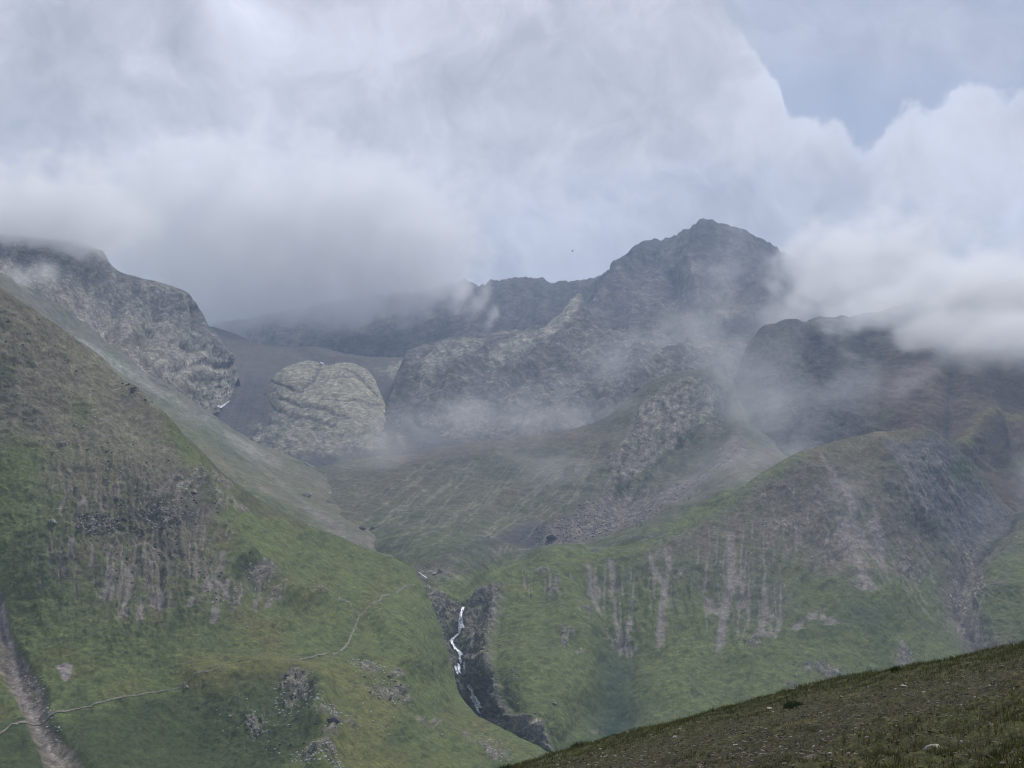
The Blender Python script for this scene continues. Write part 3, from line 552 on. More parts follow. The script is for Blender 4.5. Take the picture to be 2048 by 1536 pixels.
# ---- valley side and terrace in the middle
def valley_side():
    crest = [(560,900),(640,930),(700,918),(800,912),(860,900),(930,888),(1000,880),(1080,868),(1150,858),(1200,842),(1240,815),(1270,788),(1300,765),(1350,745),(1400,738),(1440,745),(1470,762),(1480,800),(1500,850),(1560,880),(1650,900),(1900,960)]
    foot = [(560,1180),(800,1330),(950,1400),(1300,1300),(1600,1150),(1900,1150)]
    ctrl = [(560,900,2150),(640,932,2100),(800,912,2150),(930,888,2150),(1080,868,2180),(1200,842,2200),(1300,765,2280),(1400,738,2330),(1480,800,2250),(1560,880,2080),(1900,960,1950),(660,960,1930),(700,1060,1640),(740,1095,1560),(830,1145,1360),(930,1200,1290),
            (1000,1112,1480),(900,1000,1780),(1100,1000,1780),(1080,1085,1570),(1250,1000,1790),(1230,900,1990),(1350,900,2000),(1400,1010,1650),(1300,1070,1470),(1500,950,1680),(1100,1130,1400),(600,1150,1500),(1600,1080,1560),(1300,1200,1440),(1300,1320,1400),(1000,1230,1400),(1000,1420,1340),(800,1350,1330),(1150,1180,1410),(1600,1200,1540)]
    s = Slope('valley_side', crest, foot, ctrl, 2.6, 580, 1860, jag=6, jagf=.02, seed=91)
    px, py, X, Y, Z = s.px, s.py, s.X, s.Y, s.Z
    wx = fbm(px*.012, py*.012, o=4, seed=92)*24; wy = fbm(px*.012, py*.012, o=4, seed=93)*24; qx, qy = px+wx, py+wy
    a = px*.77+py*.64; dn = -px*.64+py*.77
    ch = fbm(a*.012, dn*.05, o=5, gain=.58, seed=94)      # long ribs running down-left
    s.disp += fbm(X*.008,Y*.008,Z*.008,o=5,seed=95)*16 + fbm(X*.06,Y*.04,Z*.06,o=4,seed=96)*2 
    rib = fbm((px*.5+py*.86)*.02, (px*.86-py*.5)*.004, o=4, seed=97); s.disp += rib*6*sst(py,880,960)
    kn = sst(inside(px+wx*.6+fbm(px*.06,py*.06,o=4,gain=.7,seed=103)*22,py+wy*.6,[(1290,800),(1330,765),(1400,748),(1460,770),(1450,830),(1400,880),(1350,920),(1300,965),(1240,1000),(1205,990),(1215,930),(1260,850)]), -6, 14)
    rn = fbm(X*.06, Y*.04, Z*.05, o=6, gain=.62, seed=98, ridged=True)
    s.disp += kn*(rn*7 + fbm((px+py*.3)*.05,py*.02,o=4,seed=104,ridged=True)*5) 
    db,_ = pdist(px,py,[(1470,790),(1440,860),(1380,930),(1290,985),(1230,1020)]); s.disp -= np.exp(-(db/22)**2)*12
    mo = G(px,py,900,1105,90,26); s.disp += mo*10
    ter,_ = pdist(px,py,[(1090,1112),(1200,1090),(1330,1050),(1450,1000)]); s.disp += np.exp(-(ter/20)**2)*5
    s.disp *= sst(py - s.top[None], -5, 26)*.8 + .2
    c = np.broadcast_to(np.array((.085,.088,.062)), px.shape+(3,)).copy()
    tone = fbm(px*.011, py*.016, o=5, gain=.55, seed=99)
    c = mixc(c, sst(py,970,1080)*.42, GRASS*.9); c = mixc(c, sst(rib+tone*.4,.0,.45)*.55, EARTH*.7)
    hi,_ = pdist(qx,qy,[(790,925),(930,893),(1080,872),(1200,862)]); c = mixc(c, np.exp(-(hi/14)**2)*.6, RUST*1.0)
    c = mixc(c, G(qx,qy,1000,1090,90,22,-15)+G(qx,qy,1080,1070,40,30), SLATE*.75)
    c = mixc(c, G(qx,qy,900,1105,80,20)*.5, GRASS_D*1.3)
    tal = sst(inside(px+wx*.5,py+wy*.5,[(1075,1100),(1100,1050),(1150,1010),(1215,985),(1290,975),(1380,930),(1480,860),(1500,900),(1420,960),(1300,1035),(1180,1085)]),-5,10)
    c = mixc(c, tal*.85, SCREE*.85); c = mixc(c, tal*sst(perlin(X*.15,Y*.1,Z*.2,seed=100),.2,.5)*.6, ROCK_D*1.6)
    gr = sst(inside(px+wx*.5,py+wy*.5,[(860,1190),(900,1150),(1050,1118),(1200,1092),(1300,1060),(1330,1050),(1420,1010),(1500,960),(1560,1000),(1500,1150),(900,1260)]),-4,8)
    c = mixc(c, gr*.9, GRASS*1.12); c = mixc(c, gr*sst(tone,.05,.4)*.5, GRASS_D*1.3)
    ln,_ = pdist(qx,qy,[(1180,1110),(1260,1085),(1330,1060)]); c = mixc(c, np.exp(-(ln/7)**2)*.7, SLATE*.9)
    vs_ = fbm((px+py*.25)*.09, py*.035, o=5, gain=.75, seed=105)
    c = mixc(c, kn*.9, ROCK*1.15); c = mixc(c, kn*sst(vs_,.0,.4)*.6*sst(1000-py,0,200), ROCK_L*.9); c = mixc(c, kn*sst(-vs_,.0,.35)*.7, ROCK_D*1.2); c = mixc(c, kn*sst(fbm(px*.04,py*.05,o=4,seed=106),.05,.4)*.4, GRASS_D*1.2)
    LN = []; rr = np.random.default_rng(6)
    for x0, x1, y0, y1, n, l0, l1, le in ((760,1150,940,1060,46,60,150,-1.3),(700,900,1000,1080,20,40,90,-1.5),(1100,1260,900,1000,20,40,100,-.6)):
        for _ in range(n): LN.append((rr.uniform(x0,x1)+60, rr.uniform(y0,y1)-30, rr.uniform(l0,l1)*.7, rr.uniform(1.2,4.5), le+rr.uniform(-.15,.15)))
    c = chutes(s, c, LN, np.array((.165,.17,.13)), amt=.6, wob=4); c = mixc(c, sst(fbm(px*.05,py*.06,o=5,gain=.75,seed=107),.02,.35)*.5*(1-gr), SCREE*.62)
    c = mixc(c, np.exp(-(pdist(qx,qy,[(1400,870),(1350,915),(1290,960),(1230,990)])[0]/9)**2)*.8*kn, GRASS_D*.8)
    ec = G(px,py,1000,1112,50,5,-4)+G(px,py,880,1150,60,12)+G(qx,qy,700,1000,40,40)*.3; c = mixc(c, ec*.7*sst(fbm(px*.1,py*.1,seed=101),-.1,.2), SCREE)
    ro = sst(fbm(X*.03,Y*.02,Z*.04,o=5,gain=.62,seed=102), .12, .4)*sst(980-py,0,60)*(1-kn); c = mixc(c, ro*.55, ROCK*.8)
    s.build(ground_material('valley_ground', .09, .5, .7, 3.0), c, np.clip(kn*.9+tal*.8+ro*.6,0,1))
    return s
Dv = valley_side()

# ---- craggy mid mountain under the peak
def crags():
    crest = [(640,960),(760,850),(790,760),(815,705),(850,688),(900,680),(950,672),(1000,668),(1060,664),(1090,655),(1120,630),(1145,598),(1160,588),(1172,620),(1200,655),(1240,668),(1300,680),(1400,684),(1480,682),(1560,690),(1700,760)]
    foot = [(640,1100),(900,1000),(1200,960),(1500,900),(1700,900)]
    ctrl = [(640,960,2250),(790,760,2750),(850,688,3000),(950,672,3100),(1060,664,3150),(1150,592,3350),(1240,668,3050),(1400,684,2900),(1560,690,2850),(700,1000,2180),(900,900,2320),(1100,880,2350),(1300,850,2400),(1500,850,2350),(900,760,2750),(1040,740,2850),(1100,800,2600),(1300,760,2650),(1450,760,2620),(1700,800,2600),(760,850,2500)]
    s = Slope('crags', crest, foot, ctrl, 2.6, 650, 1660, jag=7, jagf=.03, back=(500,.7), seed=111)
    px, py, X, Y, Z = s.px, s.py, s.X, s.Y, s.Z
    wx = fbm(px*.014, py*.014, o=4, seed=112)*20; wy = fbm(px*.014, py*.014, o=4, seed=113)*20; qx, qy = px+wx, py+wy
    rn = fbm(X*.016, Y*.010, Z*.022, o=6, gain=.6, seed=114, ridged=True); r2 = fbm((px*.8+py*.6)*.03,(py*.8-px*.6)*.012,o=5,gain=.6,seed=115,ridged=True)
    sl1 = sst(inside(px+wx*.4,py+wy*.4,[(838,740),(870,705),(920,684),(965,688),(960,715),(935,745),(880,765),(835,800)]),-5,10)
    sl2 = sst(inside(px+wx*.4,py+wy*.4,[(980,715),(1020,690),(1080,668),(1110,660),(1095,700),(1050,725),(990,745),(965,760)]),-5,10)
    sc2 = sst(inside(px+wx*.3,py+wy*.3,[(1090,655),(1120,632),(1148,596),(1168,588),(1160,625),(1120,672),(1090,700)]),-4,6)
    s.disp += rn*13 + r2*9 + (sl1+sl2)*10 + fbm(X*.05,Y*.03,Z*.05,o=4,seed=116)*4
    for ln_ in ([(1130,690),(1060,740),(980,800)],[(1210,700),(1130,770),(1010,840)],[(1380,700),(1290,770),(1200,850)],[(1460,720),(1400,800),(1330,870)],[(960,720),(900,780),(850,850)]):
        r_,_ = pdist(qx,qy,ln_); s.disp += np.exp(-(r_/16)**2)*15
    r3,_ = pdist(qx,qy,[(1290,728),(1260,760),(1200,810),(1130,850),(1050,880)]); s.disp += np.exp(-(r3/26)**2)*22
    r4,_ = pdist(qx,qy,[(1150,740),(1080,752),(1000,770),(900,790)]); s.disp += np.exp(-(r4/14)**2)*12
    s.disp *= sst(py - s.top[None], -5, 26)*.75 + .25
    c = np.broadcast_to(SLATE*1.15, px.shape+(3,)).copy()
    t = fbm(px*.02,py*.03,o=5,gain=.6,seed=117); c = mixc(c, sst(t,-.05,.4)*.5, np.array((.085,.095,.06)))
    c = mixc(c, sst(rn+r2*.5,.35,.9)*.55, ROCK*1.1); c = mixc(c, sst(-rn,-.2,.3)*.5, ROCK_D)
    vn = fbm((px+py*.5)*.07,(py-px*.3)*.07,o=5,gain=.78,seed=118); c = mixc(c, sst(vn,.0,.4)*.55, ROCK_D*1.1); c = mixc(c, sst(-vn,.08,.4)*.5, ROCK*1.25); c = mixc(c, (sl1+sl2)*.85, ROCK_L*1.0); c = mixc(c, (sl1+sl2)*sst(vn,.0,.4)*.5, ROCK*.6); c = mixc(c, (sl1+sl2)*sst(rn,.1,.5)*.35, ROCK_D*2); c = mixc(c, sc2*.8, ROCK_L)
    for c_ in [(830,790,40,30,0),(1400,700,70,12,0),(1010,672,60,6,0),(1200,676,60,7,0),(1130,790,50,20,-20),(1180,720,50,14,-30),(1320,760,40,30,-40)]: c = mixc(c, G(qx,qy,*c_)*.55, ROCK_L*.75)
    c = mixc(c, G(qx,qy,900,765,40,10,-20)+G(qx,qy,1060,735,60,8,-18)*.8, RUST*.9); c = mixc(c, G(qx,qy,810,800,30,60)*.8, SLATE*.6); c = mixc(c, G(qx,qy,1120,730,24,12)*.8, ROCK_D*.8)
    s.build(ground_material('crag_rock', .05, .5, .8, 6.0), c, np.full(px.shape,.8))
    return s
E = crags()

# ---- summit ridge
def summit():
    crest = [(200,700),(400,655),(500,640),(600,620),(700,600),(800,590),(860,584),(900,574),(922,567),(934,562),(946,569),(956,578),(968,570),(984,562),(1010,565),(1026,559),(1050,557),(1078,561),(1086,559),(1100,570),(1116,566),(1135,566),(1165,563),(1185,560),(1215,550),
             (1240,540),(1262,524),(1278,510),(1296,495),(1305,485),(1325,484),(1345,478),(1370,464),(1392,453),(1408,445),(1418,447),(1440,452),(1460,456),(1490,465),(1530,484),(1580,515),(1640,556),(1700,590),(1760,606),(1900,610),(2100,600),(2300,600)]
    foot = [(200,840),(700,800),(2300,800)]
    ctrl = [(200,700,4300),(500,640,4600),(800,590,4600),(1000,565,4500),(1165,563,4400),(1300,490,4350),(1408,446,4300),(1560,500,4150),(1700,592,3950),(2100,600,3900),(2300,700,3600),(300,800,3600),(700,720,3700),(900,680,3700),(1100,660,3700),(1300,600,3700),(1400,660,3350),(1500,600,3600),(1600,680,3350),(1400,780,3100),(800,800,3400),(2000,800,3300),(1250,680,3350)]
    s = Slope('mountain', crest, foot, ctrl, 2.0, 330, 2200, jag=9, jagf=.08, soft=2.5, back=(900,.7), seed=121)
    px, py, X, Y, Z = s.px, s.py, s.X, s.Y, s.Z
    wx = fbm(px*.014, py*.014, o=4, seed=122)*18; wy = fbm(px*.014, py*.014, o=4, seed=123)*18; qx, qy = px+wx, py+wy
    rn = fbm(X*.008, Y*.005, Z*.010, o=6, gain=.58, seed=124, ridged=True)
    ang = np.interp(px,[900,1400,1700],[25,0,-35]); aa=np.radians(ang); a=(px-1400)*np.cos(aa)+(py-450)*np.sin(aa); dn=(py-450)*np.cos(aa)-(px-1400)*np.sin(aa)
    ch = fbm((a+wx)*.03, dn*.008, o=5, gain=.6, seed=125, ridged=True)
    s.disp += rn*15 + ch*13
    for ln,w,dp in (([(1300,495),(1250,560),(1210,620),(1160,680)],26,45),([(1408,446),(1400,520),(1390,600)],22,30),([(1350,560),(1345,640)],18,-30),([(1460,500),(1500,590),(1560,660)],24,25),([(1020,640),(1080,600),(1150,590)],20,-20)):
        d_,_ = pdist(qx,qy,ln); s.disp += np.exp(-(d_/w)**2)*dp
    s.disp *= sst(py - s.top[None], -4, 30)*.8 + .2
    c = np.broadcast_to(SLATE*.8, px.shape+(3,)).copy()
    t = fbm(px*.02,py*.03,o=5,gain=.6,seed=126); c = mixc(c, sst(t,-.1,.4)*.5, ROCK_D*1.1)
    c = mixc(c, sst(ch+t*.4,.3,.75)*.45, ROCK*.9)
    for c_ in [(1350,640,30,30,0),(1440,600,26,30,0),(1390,580,16,50,0),(1300,600,60,40,-50),(1400,700,100,14,0),(1450,640,50,14,-20),(1200,650,20,30,30),(1310,680,60,14,10)]: c = mixc(c, G(qx,qy,*c_)*.6, ROCK*1.25)
    s.build(ground_material('summit_rock', .03, .4, .8, 9.0), c, np.full(px.shape,.7))
    return s
H = summit()

# ---- dark moraine under the cloud, and the floor of the corrie
def moraine():
    crest = [(300,640),(380,645),(430,655),(470,668),(520,690),(560,693),(610,692),(650,696),(690,708),(740,714),(800,714),(850,722),(900,760),(950,800),(1000,850)]
    foot = [(300,900),(500,960),(640,990),(900,960),(1000,900)]
    ctrl = [(300,640,3500),(430,655,3500),(560,693,3350),(650,696,3350),(800,714,3300),(900,760,3000),(480,800,2600),(550,850,2350),(620,920,2120),(700,920,2150),(800,850,2450),(700,800,2700),(400,800,2500),(480,900,2200),(1000,870,2400)]
    s = Slope('corrie_ground', crest, foot, ctrl, 3.0, 330, 940, jag=2, jagf=.02, back=(500,.5), seed=131)
    px, py, X, Y, Z = s.px, s.py, s.X, s.Y, s.Z
    s.disp += fbm(X*.01,Y*.006,Z*.01,o=5,seed=132)*10
    g,_ = pdist(px,py,[(600,700),(640,720),(800,725)]); s.disp -= np.exp(-(g/10)**2)*10
    a = fbm((px+py*.35)*.06, py*.008, o=4, seed=133); s.disp += a*3
    c = np.broadcast_to(SLATE*.75, px.shape+(3,)).copy()
    c = mixc(c, sst(a,0,.5)*.4, SLATE*1.15); c = mixc(c, sst(780-py,0,60)*.5, EARTH*.75)
    rr = sst(fbm(px*.03,py*.04,o=5,gain=.65,seed=134)+G(px,py,640,875,150,44)*1.1-.2+G(px,py,790,740,40,20)*.8, .1,.5)*sst(py,690,730)*sst(G(px,py,640,875,160,55)+G(px,py,790,740,50,30),.1,.5)
    s.disp += rr*fbm(X*.04,Y*.03,Z*.05,o=4,seed=135,ridged=True)*9
    c = mixc(c, rr*.8, ROCK_L*.7); c = mixc(c, rr*sst(fbm(px*.08,py*.08,seed=136),0,.4)*.6, GRASS_D*1.3)
    s.disp *= sst(py - s.top[None], -4, 20)*.8 + .2
    s.build(ground_material('moraine_ground', .07, .35, .6, 4.0), c, np.clip(rr+.3,0,1))
    return s
Gm = moraine()

# ---- pale whaleback slab in the corrie
def slab():
    crest = [(505,850),(520,812),(528,785),(540,762),(552,747),(570,735),(595,726),(622,721),(640,728),(655,731),(680,726),(705,727),(725,735),(742,748),(754,768),(762,790),(770,810),(778,828),(792,870)]
    foot = [(505,905),(660,905),(792,905)]
    ctrl = [(520,812,2620),(552,747,2700),(622,721,2780),(705,727,2780),(762,790,2640),(778,828,2560),(560,850,2380),(660,850,2340),(740,850,2370),(600,800,2480),(680,790,2500),(560,908,2320),(660,908,2280),(740,908,2310)]
    s = Slope('rock_slab', crest, foot, ctrl, 1.5, 508, 788, jag=2, jagf=.05, back=(160,.9), seed=141)
    px, py, X, Y, Z = s.px, s.py, s.X, s.Y, s.Z
    wx = fbm(px*.02, py*.02, o=4, seed=142)*12; qx, qy = px+wx, py+fbm(px*.02,py*.02,o=4,seed=143)*10
    rn = fbm(X*.022+Z*.01, Y*.004, Z*.022-X*.01, o=6, gain=.6, seed=144, ridged=True)
    ea = np.minimum(px-s.px0, s.px1-px); s.disp += rn*2.5 + fbm(X*.012,Y*.012,Z*.03,o=4,seed=147)*5
    k = np.zeros_like(px)
    for ln,w in (([(643,728),(636,745),(622,765),(606,785)],3),([(606,785),(588,780),(575,772)],4),([(527,818),(560,826),(610,838),(660,850)],5),([(560,800),(600,812),(650,820),(700,838)],4),([(690,735),(728,756),(752,790)],2),([(545,760),(570,768),(588,780)],2),([(650,760),(700,752)],2),([(640,800),(720,800),(765,812)],2)):
        d_,_ = pdist(qx,qy,ln); e = np.exp(-(d_/w)**2); k = np.maximum(k,e); s.disp -= e*2.5
    s.disp *= sst(py - s.top[None], -4, 20)*.8 + .2
    c = np.broadcast_to(ROCK_L*.82*np.array((1,1,.93)), px.shape+(3,)).copy()
    vn = fbm((px+py*.4)*.07,(py-px*.2)*.06,o=5,gain=.78,seed=148); c = mixc(c, sst(vn,.0,.4)*.5, ROCK*.75); c = mixc(c, sst(-vn,.1,.5)*.4, ROCK_L*1.1); c = mixc(c, k*.75, ROCK_D*1.5)
    c = mixc(c, sst(qy-(805+(qx-640)*.18), 0, 22)*.4*sst(fbm(px*.05,py*.09,o=4,seed=145),-.2,.3), SLATE*1.2)  # blue shadow across the lower slab painted into the rock colour
    c = mixc(c, G(qx,qy,595,770,26,10,10)*.6, EARTH*.9); c = mixc(c, sst(qy,846,860)*.6*sst(fbm(px*.05,py*.08,o=4,seed=146),-.1,.3), GRASS*1.3)
    s.build(ground_material('slab_rock', .08, .4, .8, 3.0), c, np.full(px.shape,.85))
    return s
Gs = slab()

# ---- big cliff on the left
def left_cliff():
    crest = [(-420,400),(-200,430),(0,470),(60,476),(120,482),(150,484),(168,490),(186,500),(208,503),(214,518),(222,536),(245,548),(280,558),(320,568),(352,577),(375,588),(392,602),(402,618),(406,638),(418,656),(432,672),(445,690),(456,708),(466,726),(470,742),(474,800),(480,860)]
    foot = [(-420,600),(0,680),(150,740),(300,830),(400,838),(430,826),(446,806),(457,782),(466,752),(472,748)]
    ctrl = [(-400,400,2500),(0,470,2500),(150,484,2550),(222,536,2560),(320,568,2600),(392,602,2650),(406,638,2640),(466,740,2680),(446,806,2560),(425,822,2420),(350,790,2180),(250,720,2120),(100,610,2050),(0,560,2080),(-300,520,2050),(300,660,2380),(200,620,2280),(400,740,2400)]
    s = Slope('cliff', crest, foot, ctrl, 2.0, -300, 471, jag=3, jagf=.03, back=(300,.9), seed=151)
    px, py, X, Y, Z = s.px, s.py, s.X, s.Y, s.Z
    wx = fbm(px*.018, py*.018, o=4, seed=152)*18; wy = fbm(px*.018, py*.018, o=4, seed=153)*18; qx, qy = px+wx, py+wy
    rn = fbm(X*.022, Y*.014, Z*.022, o=6, gain=.62, seed=154, ridged=True); r2 = fbm((px*.85+py*.5)*.03,(py*.85-px*.5)*.03,o=6,gain=.62,seed=155,ridged=True)
    s.disp += rn*6 + r2*8 + fbm((px*.35-py*.94)*.012,(px*.94+py*.35)*.05,o=5,gain=.55,seed=158)*9
    for ln,w,dp in (([(232,620),(225,660),(222,690)],10,-16),([(330,610),(300,650),(290,700)],14,-12),([(390,610),(385,650),(380,690)],12,-14),([(350,600),(395,612)],6,-8),([(280,660),(330,690),(400,700)],6,-7),([(330,740),(400,735),(460,735)],6,-8),([(365,650),(430,700),(470,740)],14,10)):
        d_,_ = pdist(qx,qy,ln); s.disp += np.exp(-(d_/w)**2)*dp
    s.disp *= sst(py - s.top[None], -4, 24)*.8 + .2
    c = np.broadcast_to(ROCK*1.35, px.shape+(3,)).copy()
    t = fbm(px*.03,py*.04,o=5,gain=.6,seed=156)
    up = sst(-(py-(px*.38+530)),-30,30); c = mixc(c, up*.75, SLATE*.9)
    lt = sst(qy-(qx*.36+560),0,50); c = mixc(c, lt*.7, ROCK_L*1.1)
    vn = fbm((px+py*.3)*.08,(py-px*.5)*.07,o=5,gain=.78,seed=159); c = mixc(c, sst(vn,.0,.4)*.55, ROCK_D*1.5); c = mixc(c, sst(-vn,.05,.4)*.5*(.35+lt*.65), ROCK_L*.95); c = mixc(c, sst(t,.02,.35)*.6*(.4+lt*.6), np.array((.085,.085,.06))); c = mixc(c, sst(r2,.25,.7)*.35, ROCK_L); c = mixc(c, sst(-r2,-.15,.3)*.6, ROCK_D*1.2)
    for c_ in [(300,745,50,10,35),(270,690,30,16,20),(370,790,40,14,30),(395,760,30,10,0)]: c = mixc(c, G(qx,qy,*c_)*.8, EARTH*.7)
    c = mixc(c, G(qx,qy,215,680,12,24)*.5+G(qx,qy,465,735,16,20)*.4, RUST*1.8)
    s.build(ground_material('cliff_rock', .07, .5, .8, 5.0), c, np.full(px.shape,.9))
    return s
Fc = left_cliff()

# ---- dark ridge and brown slopes on the right, top in cloud
def right_ridge():
    crest = [(1380,900),(1430,850),(1455,800),(1475,745),(1486,712),(1498,684),(1512,668),(1530,652),(1548,650),(1580,641),(1610,646),(1640,636),(1700,634),(1760,626),(1850,596),(2050,556),(2300,536)]
    foot = [(1380,1000),(1600,1050),(1800,1010),(1900,1010),(2000,1150),(2300,1200)]
    ctrl = [(1440,830,2300),(1490,690,2480),(1545,648,2550),(1700,640,2600),(1850,600,2700),(2100,560,2750),(2300,540,2750),(1500,860,2150),(1600,900,2000),(1700,880,1980),(1800,860,1950),(1900,870,1900),(2040,1040,1750),(2000,900,1930),(1900,740,2200),(1750,760,2200),(1620,780,2200),(2100,800,2150),(2200,1000,1850)]
    s = Slope('ridge', crest, foot, ctrl, 2.6, 1400, 2240, jag=7, jagf=.03, back=(500,.7), seed=161)
    px, py, X, Y, Z = s.px, s.py, s.X, s.Y, s.Z
    wx = fbm(px*.014, py*.014, o=4, seed=162)*18; wy = fbm(px*.014, py*.014, o=4, seed=163)*18; qx, qy = px+wx, py+wy
    rn = fbm(X*.018, Y*.012, Z*.022, o=6, gain=.6, seed=164, ridged=True); ch = fbm((px+wx)*.035, py*.006, o=4, seed=165)
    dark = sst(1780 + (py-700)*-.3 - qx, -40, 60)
    s.disp += rn*(7+dark*8) + ch*1.5 + fbm(X*.008,Y*.006,Z*.008,o=4,seed=168)*14 + fbm(X*.05,Y*.03,Z*.05,o=4,seed=166)*2.5
    gl,_ = pdist(px+wx*.25,py,[(1885,690),(1902,740),(1900,790),(1896,840),(1894,880)]); s.disp -= np.maximum(0,1-gl/30)*9
    gl2,_ = pdist(px+wx*.4,py,[(1995,720),(2010,780),(2003,840),(2020,900)]); s.disp -= np.maximum(0,1-gl2/26)*5
    for ln,w,dp in (([(1690,760),(1750,800),(1830,850)],18,6),([(1690,770),(1640,830)],18,-6),([(1930,900),(1975,835),(2048,850)],20,5),([(1890,880),(1960,960),(2040,1040)],16,6),([(1985,870),(2030,950),(2090,1000)],16,6)):
        d_,_ = pdist(qx,qy,ln); s.disp += np.exp(-(d_/w)**2)*dp
    s.disp *= sst(py - s.top[None], -4, 24)*.8 + .2
    c = np.broadcast_to(RUST*.75, px.shape+(3,)).copy()
    t = fbm(px*.016,py*.02,o=5,gain=.6,seed=167)
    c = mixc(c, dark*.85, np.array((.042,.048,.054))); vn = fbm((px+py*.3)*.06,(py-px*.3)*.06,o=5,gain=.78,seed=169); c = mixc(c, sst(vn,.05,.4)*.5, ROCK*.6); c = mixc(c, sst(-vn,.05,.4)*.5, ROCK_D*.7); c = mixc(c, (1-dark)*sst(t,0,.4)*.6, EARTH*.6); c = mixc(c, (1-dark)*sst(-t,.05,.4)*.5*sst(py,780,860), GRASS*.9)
    c = mixc(c, np.exp(-(gl/7)**2)*.9, ROCK_D*.6); hi,_ = pdist(qx,qy,[(1925,900),(1960,845),(1990,832),(2048,850)]); c = mixc(c, np.exp(-(hi/12)**2)*.6, GRASS_Y*1.0)
    c = mixc(c, sst(ch,.1,.5)*.35*(1-dark), SCREE*.6)
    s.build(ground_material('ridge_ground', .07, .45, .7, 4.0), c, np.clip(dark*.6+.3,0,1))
    return s
J = right_ridge()

# ---- one sheet under everything
def ground_sheet():
    n = 60; t = np.linspace(-1, 1, n); t = np.sign(t)*np.abs(t)**2.2*14000
    X, Y = np.meshgrid(t, t + 1500); Z = -330 + fbm(X*.0008, Y*.0008, o=4, seed=171)*60
    V = np.stack([X, Y, Z], -1); c = np.broadcast_to(GRASS, V.shape).copy()
    o = make_mesh('ground', V, grid_faces(n, n), ground_material('far_ground', .05, .4, .4, 3.0), c, np.zeros(X.shape)); tag(o, kind='structure')
ground_sheet()

# ------------------------------------------------------------------ rocks
def ico(sub):
    import bmesh
    bm = bmesh.new(); bmesh.ops.create_icosphere(bm, subdivisions=sub, radius=1.0)
    V = np.array([v.co[:] for v in bm.verts]); Fq = np.array([[v.index for v in f.verts] for f in bm.faces]); bm.free(); return V, Fq
ICO = {k: ico(k) for k in (1, 2, 4)}
def rock_shape(sub, r, flat=.6, cuts=9, lump=.18):
    V, Fq = ICO[sub]; V = V.copy()
    for _ in range(cuts):                       # broken, angular faces
        d = r.normal(size=3); d /= np.linalg.norm(d); h = r.uniform(.45, .85)
        q = V @ d; V -= np.where(q > h, q - h, 0)[:, None] * d
    o = r.uniform(0, 50, 3)
    if sub >= 2:
        n = V / (np.linalg.norm(V, axis=1, keepdims=True) + 1e-6)
        V += n * (fbm(V[:,0]*1.6+o[0], V[:,1]*1.6+o[1], V[:,2]*1.6+o[2], o=4, gain=.6) * lump)[:, None]
    V *= np.array([1, r.uniform(.6, .95), flat * r.uniform(.75, 1.2)])
    a = r.uniform(0, 6.28); c, s_ = math.cos(a), math.sin(a); V = V @ np.array([[c, s_, 0], [-s_, c, 0], [0, 0, 1]])
    t = r.uniform(-.3, .3); c, s_ = math.cos(t), math.sin(t); return V @ np.array([[c, 0, s_], [0, 1, 0], [-s_, 0, c]]), Fq
def scatter_rocks(name, S, pts, sizes, mat, sub=1, seed=0, flat=.6, sink=.2, **kw):
    """many loose stones lying on a slope, as one mesh"""
    r = np.random.default_rng(seed); shapes = [rock_shape(sub, r, flat) for _ in range(14)]
    pts = np.array(pts, float); P = S.at(pts[:, 0], pts[:, 1]); VV, FF, n0 = [], [], 0
    for p, z in zip(P, sizes):
        V, Fq = shapes[r.integers(14)]; VV.append(V * z + p + (0, 0, z * sink)); FF.append(Fq + n0); n0 += len(V)
    return tag(make_mesh(name, np.concatenate(VV), np.concatenate(FF), mat, smooth=False), **kw)
def lone_rock(name, S, px, py, wpx, mat, label, cat, group=None, seed=0, flat=.6, sub=4, sink=.25, lump=.18):
    r = np.random.default_rng(seed); V, Fq = rock_shape(sub, r, flat, lump=lump)
    p = S.at(px, py)[0]; z = wpx * .5 * p[1] / F
    o = make_mesh(name, V * z, Fq, mat, smooth=(sub == 4)); o.location = p + np.array((0, 0, z * sink)); return tag(o, label, cat, group)
M_pale = plain_material('pale_rock', (.36,.35,.32), scale=.6, bump=.6, bdist=.4)
M_grey = plain_material('grey_rock', (.20,.19,.175), scale=.5, bump=.6, bdist=.4)
M_dark = plain_material('dark_rock', (.075,.073,.075), scale=.5, bump=.6, bdist=.4)
M_lich = plain_material('lichened_rock', (.30,.30,.25), scale=.6, bump=.6, bdist=.4, col2=(.12,.12,.09))

